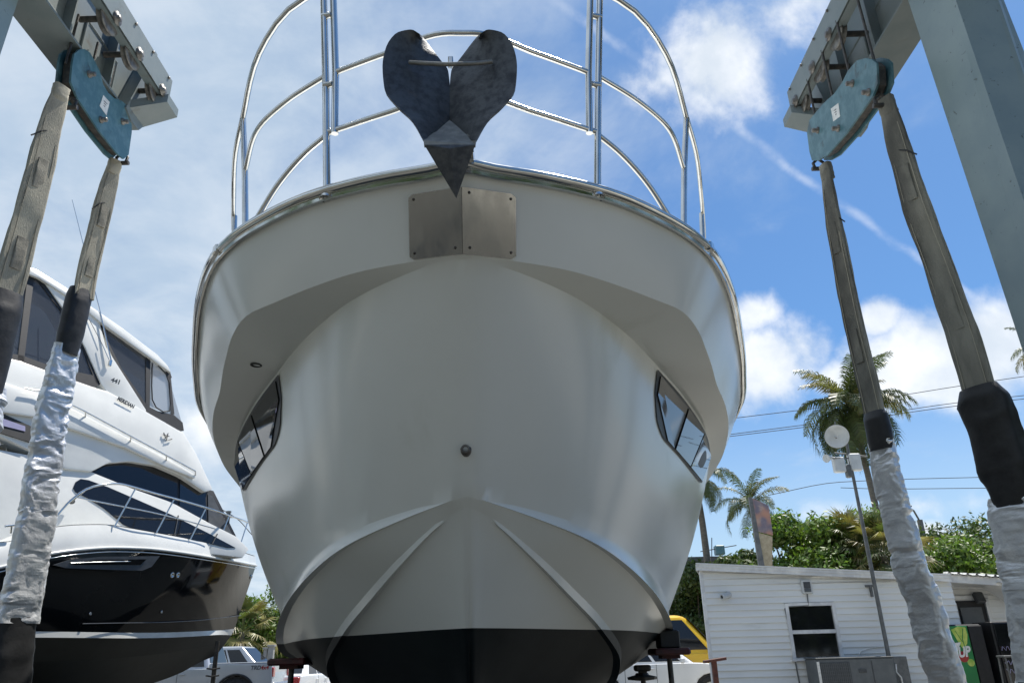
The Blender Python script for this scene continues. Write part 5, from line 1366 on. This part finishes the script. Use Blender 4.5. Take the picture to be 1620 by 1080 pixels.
def tree(label, base, height, crown_r, mt='leaf', n=5000, size=.16, seed=1, group=None, name='leafy_tree', trunk_h=.35, sq=.8, clumps=16):
    rg = np.random.RandomState(seed); x, y, z = base
    t = thing(name, label, 'tree', base, 0, group)
    cs, rs = [], []
    cz = z + height * (trunk_h + (1 - trunk_h) * .5); hz = height * (1 - trunk_h) * .5
    for k in range(clumps):
        d = rg.normal(size=3); d /= np.linalg.norm(d); r = rg.uniform(.45, .82)
        c = np.array([x, y, cz]) + d * np.array([crown_r, crown_r, hz]) * r; q = rg.uniform(.28, .46) * crown_r
        cs.append(c); rs.append((q * 1.1, q * 1.1, q * sq))
    mb = MB(); mid = np.array([x + rg.uniform(-.2, .2), y, z + height * trunk_h])
    mb.tube([(x, y, z - .05), (x + .05, y, z + height * trunk_h * .5), mid], [.05 * height * .5, .04 * height * .5, .03 * height * .5], 9)
    for c in cs[:9]:
        m_ = mid * .45 + c * .55 + rg.normal(size=3) * .15; mb.tube([mid - (0, 0, .1), m_, c], [.022 * height * .5, .014 * height * .5, .004 * height * .5], 6)
    mb.build('trunk', 'bark', t)
    leaf_mesh('crown', leaves(cs, rs, n, size, rg), mt, t)
    return t


def frond_mesh(name, L, droop, rg, mt, nleaf=46, wl=.62, lw=.035, rise=.55, hang=.5):
    """a pinnate palm frond along +x that rises then arches over"""
    mb = MB(); pts = []
    ang = math.atan(rise); x = z = 0.0; n = 14
    for i in range(n + 1):
        pts.append(np.array([x, 0, z])); a = ang - droop * (i / n) ** 1.25; x += L / n * math.cos(a); z += L / n * math.sin(a)
    mb.tube(pts, [.028 * (1 - .85 * i / n) for i in range(n + 1)], 5)
    vs, fs = [], []
    for i in range(nleaf):
        q = .14 + .86 * i / nleaf; f_ = q * n; k = min(int(f_), n - 1); p = pts[k] * (1 - f_ + k) + pts[k + 1] * (f_ - k); t = pts[k + 1] - pts[k]; t /= np.linalg.norm(t)
        up = np.cross(t, (0, 1, 0)); up = up if up[2] > 0 else -up
        for s in (-1, 1):
            ln = wl * math.sin(math.pi * min(1, .12 + q * .84)) ** .6 * rg.uniform(.85, 1.1)
            d = t * rg.uniform(.45, .75) + np.array([0, s, 0]) * 1.0 + up * rg.uniform(-.15, .35); d /= np.linalg.norm(d)
            e = p + d * ln * .55; tip = e + (d * .7 + np.array([0, 0, -hang * rg.uniform(.8, 1.5)])) * ln * .5
            wv = np.cross(d, up); wv = t * lw
            o = len(vs); vs += [p - wv * .5, p + wv * .5, e + wv * .6, e - wv * .6, tip]; fs += [(o, o + 1, o + 2, o + 3), (o + 3, o + 2, o + 4)]
    mb.add(vs, fs); return mb.mesh(name, mt)


_rg = np.random.RandomState(11)
FR = [frond_mesh('frond', 2.6, dr, _rg, 'palm_leaf', rise=ri, hang=hg) for dr, ri, hg in ((1.1, 1.3, .6), (1.8, .6, 1.0), (2.2, .0, 1.3), (1.5, -.7, 1.5))]
FRG = [frond_mesh('frond', 2.6, dr, _rg, 'palm_leaf_gold', rise=ri, hang=hg) for dr, ri, hg in ((1.3, 1.0, .5), (1.9, .5, .9))]


def palm(label, base, top, scale=1.0, nf=26, seed=1, gold=.2, lim=(.2, .45, .72)):
    rg = random.Random(seed); base = np.array(base, float); top = np.array(top, float)
    t = thing('palm_tree', label, 'palm tree', base, 0, 'tall palms')
    P = [base, base * .6 + top * .4 + np.array([.12, 0, 0]), base * .25 + top * .75 + np.array([.1, 0, 0]), top]
    MB().tube(sm_path(P, 24), [.20 - .08 * i / 23 for i in range(24)], 10).build('trunk', 'palm_bark', t)
    MB().tube([top - (0, 0, .5), top, top + (0, 0, .5)], [.12, .14, .04], 8).build('crown_shaft', 'palm_leaf', t)
    loc = top - base
    for i in range(nf):
        a = i * 2.39996 + rg.uniform(-.2, .2); lv = i / nf
        k = 0 if lv < lim[0] else 1 if lv < lim[1] else 2 if lv < lim[2] else 3
        me = FR[k]
        if rg.random() < gold: me = FRG[0 if k < 2 else 1]
        o = bpy.data.objects.new('frond', me); COL.objects.link(o); o.parent = t
        o.location = tuple(loc + np.array([0, 0, .25 * (1 - lv)])); o.rotation_euler = (rg.uniform(-.25, .25), rg.uniform(-.15, .15) + (.0 if k else -.35), a)
        s = scale * rg.uniform(.85, 1.1); o.scale = (s, s, s)
    mb = MB(); top_ = top
    mb.tube([top_, top_ + (.05, 0, .9 * scale), top_ + (-.12, 0, 1.75 * scale)], [.03, .02, .008], 6); mb.build('spear_leaf', 'palm_leaf', t)
    return t


PY = 36.0
c = at_y(1347, 650, PY); b = at_y(1386, 842, PY); b[2] = 0; b[0] = c[0] + .25
palm('tall palm with a full shaggy crown behind the round dish', b, c, 1.22, 60, 3, .10)
c = at_y(1188, 802, 42.0); palm('slender palm with arching fronds beside the tilted sign board', (c[0] + .3, 42, 0), c, .86, 20, 5, .05, (.3, .72, .92))
c = at_y(1100, 760, 34.0); palm('palm mostly hidden behind the white yacht, with fronds showing past its side', (c[0], 34, 0), c, .8, 24, 8, .02, (.25, .6, .9))
c = at_y(1660, 560, 26.0); palm('palm at the right edge, behind the big hoist leg', (c[0], 26, 0), c, .62, 24, 9, .15)


def fan_mesh(name, rg, mt):
    mb = MB(); mb.tube([(0, 0, 0), (.5, 0, .15), (.95, 0, .2)], [.014, .012, .01], 4); c = np.array([.95, 0, .2]); vs, fs = [], []
    for i in range(26):
        a = -2.0 + 4.0 * i / 25; d = np.array([math.cos(a) * .9 + .2, math.sin(a), .1 + .12 * math.cos(a)]); d /= np.linalg.norm(d); L = .75 * (1 - .12 * abs(a)) * rg.uniform(.9, 1.1)
        wv = np.cross(d, (0, 0, 1)) * .028; m_ = c + d * L * .6; tip = c + d * L + np.array([0, 0, -.22 * rg.uniform(.6, 1.5)])
        o = len(vs); vs += [c - wv * .3, c + wv * .3, m_ + wv, m_ - wv, tip]; fs += [(o, o + 1, o + 2, o + 3), (o + 3, o + 2, o + 4)]
    mb.add(vs, fs); return mb.mesh(name, mt)


FAN = [fan_mesh('fan_leaf', _rg, 'palm_leaf_gold'), fan_mesh('fan_leaf', _rg, 'palm_leaf')]


def cabbage_palm(label, base, h, nf, scale, seed, gold=.75):
    rg = random.Random(seed); t = thing('fan_palm', label, 'palm tree', base, 0, 'fan palms by the shed')
    MB().tube([base, np.array(base) + (0.03, 0, h * .5), np.array(base) + (0, 0, h)], [.16, .14, .12], 8).build('trunk', 'palm_bark', t)
    for i in range(nf):
        o = bpy.data.objects.new('fan_leaf', FAN[0 if rg.random() < gold else 1]); COL.objects.link(o); o.parent = t
        o.location = (0, 0, h); s = scale * rg.uniform(.8, 1.15); o.scale = (s, s, s)
        o.rotation_euler = (rg.uniform(-.4, .4), -1.3 + 2.75 * (i / nf) ** .8 + rg.uniform(-.15, .15), i * 2.4)
    return t


c = at_y(1352, 868, 27.0); cabbage_palm('yellowish fan palm just left of the slim sling', (c[0], 27, 0), c[2], 46, .82, 1)
c = at_y(1398, 878, 26.0); cabbage_palm('bushy fan palm with drooping dry leaves over the shed roof, behind the slim sling', (c[0], 26, 0), c[2], 80, .92, 2, .6)
c = at_y(385, 985, 38.5); cabbage_palm('fan palm low beside the bow of the black hulled yacht', (c[0], 38.5, 0), c[2] - .4, 36, 1.25, 4, .5)

# green trees behind the shed
def tree_at(label, px, py_top, Y, r, mt='leaf', n=6000, size=.15, seed=1, th=.3, sq=.8, clumps=18):
    c = at_y(px, py_top, Y); return tree(label, (c[0], Y, 0), c[2] * 1.07, r, mt, int(n * 1.9), size * .7, seed, 'green trees beyond the shed', trunk_h=th, sq=sq, clumps=clumps)
tree_at('bright green tree behind the shed roof, right of the tilted sign board', 1262, 812, 28, 2.1, 'leaf', 9000, .15, 2)
tree_at('bright green tree with a domed crown behind the shed roof, left of the fan palms', 1318, 802, 29, 2.0, 'leaf', 8000, .15, 3)
tree_at('ragged dark tree seen between the yacht and the tilted sign board', 1160, 868, 30, 1.1, 'leaf_dark', 6000, .14, 4)
tree_at('low dark tree closing the gap between the yacht and the shed', 1100, 905, 33, 2.0, 'leaf_dark', 8000, .15, 5, .1)
tree_at('tall dark tree with loose sprays between the two right slings', 1512, 838, 34, 3.0, 'leaf_dark', 9000, .16, 6, .3, .7, 26)
tree_at('lighter green tree low in front of the tall dark tree, between the two right slings', 1490, 872, 31, 2.2, 'leaf', 8000, .15, 7, .3)
tree_at('lighter green tree beside the thick dark sling, over the annex roof', 1565, 895, 31, 1.6, 'leaf', 4500, .15, 8, .3)
tree_at('sunlit green tree between the two yachts above the parked cars', 412, 925, 41, 2.4, 'leaf', 9000, .15, 9, .15)
tree_at('dark tree between the two yachts, lower and further right', 440, 965, 43, 2.2, 'leaf_dark', 7000, .15, 10, .1)
tree_at('dark spreading tree behind the white yacht at the left end of the car park', 330, 960, 44, 3.2, 'leaf_dark', 7000, .18, 12, .1)
for k, (px, py, Y, r) in enumerate(((540, 975, 46, 3.5), (700, 970, 48, 4), (860, 965, 47, 4), (1010, 950, 45, 3.6))):
    pass
# the tilted sign board behind the shed
sg = thing('sign_board', 'tilted sign board with a faded reddish print above the shed roof', 'sign', (*at_y(1205, 890, 24)[:2], 0))
q = [at_y(x, y, 24) for x, y in [(1189, 787), (1216, 799), (1223, 846), (1198, 840)]]
MB().prism(q, (0, .06, 0)).build('panel', 'sign_print', sg)
q2 = [at_y(x, y, 24.01) for x, y in [(1199, 842), (1222, 848), (1222, 905), (1209, 905)]]; MB().prism(q2, (0, .05, 0)).build('lower_panel', 'pale_wood', sg)
q3 = [at_y(x, y, 23.95) for x, y in [(1185, 786), (1190, 786), (1212, 908), (1203, 908)]]; mb = MB(); mb.prism(q3, (0, .12, 0)); mb.build('edge_frame', 'pole_grey', sg)
pb = (q3[2] + q3[3]) / 2; MB().box((pb[0], 24.02, pb[2] / 2), (.14, .12, pb[2])).build('post', 'pole_grey', sg)

# flat roofed building beyond, seen in the gap beside the yacht
fb = thing('flat_building', 'dark flat roofed building beyond the trees beside the white yacht', 'building', (13.5, 52, 0))
p = at_y(1108, 882, 52); p2 = at_y(1215, 872, 52)
MB().box(((p[0] + p2[0]) / 2 - 2, 54, p[2] / 2 - .1), (p2[0] - p[0] + 4, 4, p[2] - .2)).build('wall', 'soot', fb); MB().box(((p[0] + p2[0]) / 2 - 2, 53.9, p[2] - .1), (p2[0] - p[0] + 4.4, 4.4, .3)).build('roof', 'soot', fb)
a = at_y(1138, 870, 52); MB().box(a, (.6, .6, .6), bev=.04).build('roof_vent', 'teal', fb)
MB().tube([at_y(1108, 872, 52), at_y(1165, 862, 52)], .03, 5).build('roof_rail', 'wire', fb); MB().tube([at_y(1126, 882, 52), at_y(1126, 850, 52)], .03, 5).build('roof_rail', 'wire', fb)

# poles and overhead lines
def pole(label, px, py, Y, r=.12, arms=(), lamp=False, name='utility_pole'):
    c = at_y(px, py, Y); t = thing(name, label, 'pole', (c[0], Y, 0))
    MB().tube([(c[0], Y, 0), (c[0], Y, c[2])], [r * 1.2, r], 9).build('shaft', 'pole_grey', t)
    for dz, L in arms: MB().box((c[0], Y, c[2] + dz), (L, .1, .1)).build('cross_arm', 'pole_grey', t)
    if lamp:
        MB().tube([(c[0], Y, c[2] - .1), (c[0] - .25, Y - .1, c[2] + .45), (c[0] - .5, Y - .2, c[2] + .62)], .05, 6).build('lamp_arm', 'pole_grey', t)
        MB().box((c[0] - .8, Y - .25, c[2] + .66), (.75, .28, .1), bev=.03).build('lamp_head', 'soot', t)
    return t
pole('street light pole rising between the two right slings', 1455, 822, 40, .14, (), True, 'street_light')
pole('dark utility pole showing over the bow rail of the black hulled yacht', 362, 808, 40, .10, ((-.3, .5), (-.05, .25)))
wires = [((1130, 665), (1330, 640), (1520, 610), (1760, 575), 44), ((1130, 690), (1330, 664), (1520, 636), (1760, 612), 44), ((1130, 693), (1330, 668), (1520, 641), (1760, 618), 44.3), ((1215, 783), (1330, 762), (1450, 757), (1760, 750), 48), ((1330, 771), (1400, 773), (1520, 772), (1760, 770), 48), ((1440, 838), (1520, 835), (1600, 832), (1700, 829), 46), ((1440, 850), (1520, 848), (1600, 845), (1700, 843), 46), ((352, 806), (375, 820), (405, 852), (470, 900), 40)]
WL_ = ['upper overhead wire of the high line behind the tall palm', 'lower overhead wire of the high line behind the tall palm', 'overhead wire running close beneath the lower one of the high line', 'beaded overhead wire passing behind the dish mast', 'thin overhead wire just below the beaded one', 'overhead wire over the annex roof, upper of two', 'overhead wire over the annex roof, lower of two', 'service wire falling from the utility pole beside the black hulled yacht']
for wv, lb in zip(wires, WL_):
    P = sm_path([at_y(x, y, wv[4]) for x, y in wv[:4]], 24)
    o = MB().tube(P, .022, 5).build('overhead_wire', 'wire'); tag(o, lb, 'wire', 'overhead wires')

# stone gate posts and a hedge in the gap on the left
for k, px in enumerate((421, 430)):
    p = at_y(px, 1022, 34.5); t = thing('gate_post', ('slim pale gate post nearer the black hulled yacht' if k == 0 else 'thicker pale gate post nearer the white yacht'), 'gate post', (p[0], 34.5, 0), 0, 'pale gate posts')
    w_ = .14 if k == 0 else .22
    MB().box((p[0], 34.5, .95), (w_, w_, 1.9 if k == 0 else 2.1)).build('shaft', 'concrete', t); MB().box((p[0], 34.5, 1.95 + .1 * k), (w_ + .08, w_ + .08, .08), bev=.01).build('cap', 'concrete', t)
# tree belt behind the camera, out of view, made tall to darken reflections
rg = np.random.RandomState(21); cs, rs = [], []
for i in range(230):
    if i < 110: x = rg.uniform(-60, 70); y = 62 + rg.uniform(-4, 8); h = rg.uniform(1.2, 2.6)
    else: a_ = rg.uniform(math.pi * .86, math.pi * 2.14); x = 32 * math.cos(a_); y = 32 * math.sin(a_) * .8 - 3; h = rg.uniform(3.4, 5.6); cs.append((x, y, h)); rs.append((2.6, 2.0, h * .9))
leaf_mesh('unseen_rear_trees', leaves(cs, rs, 52000, .40, rg), 'leaf_dark', None, 'stuff')
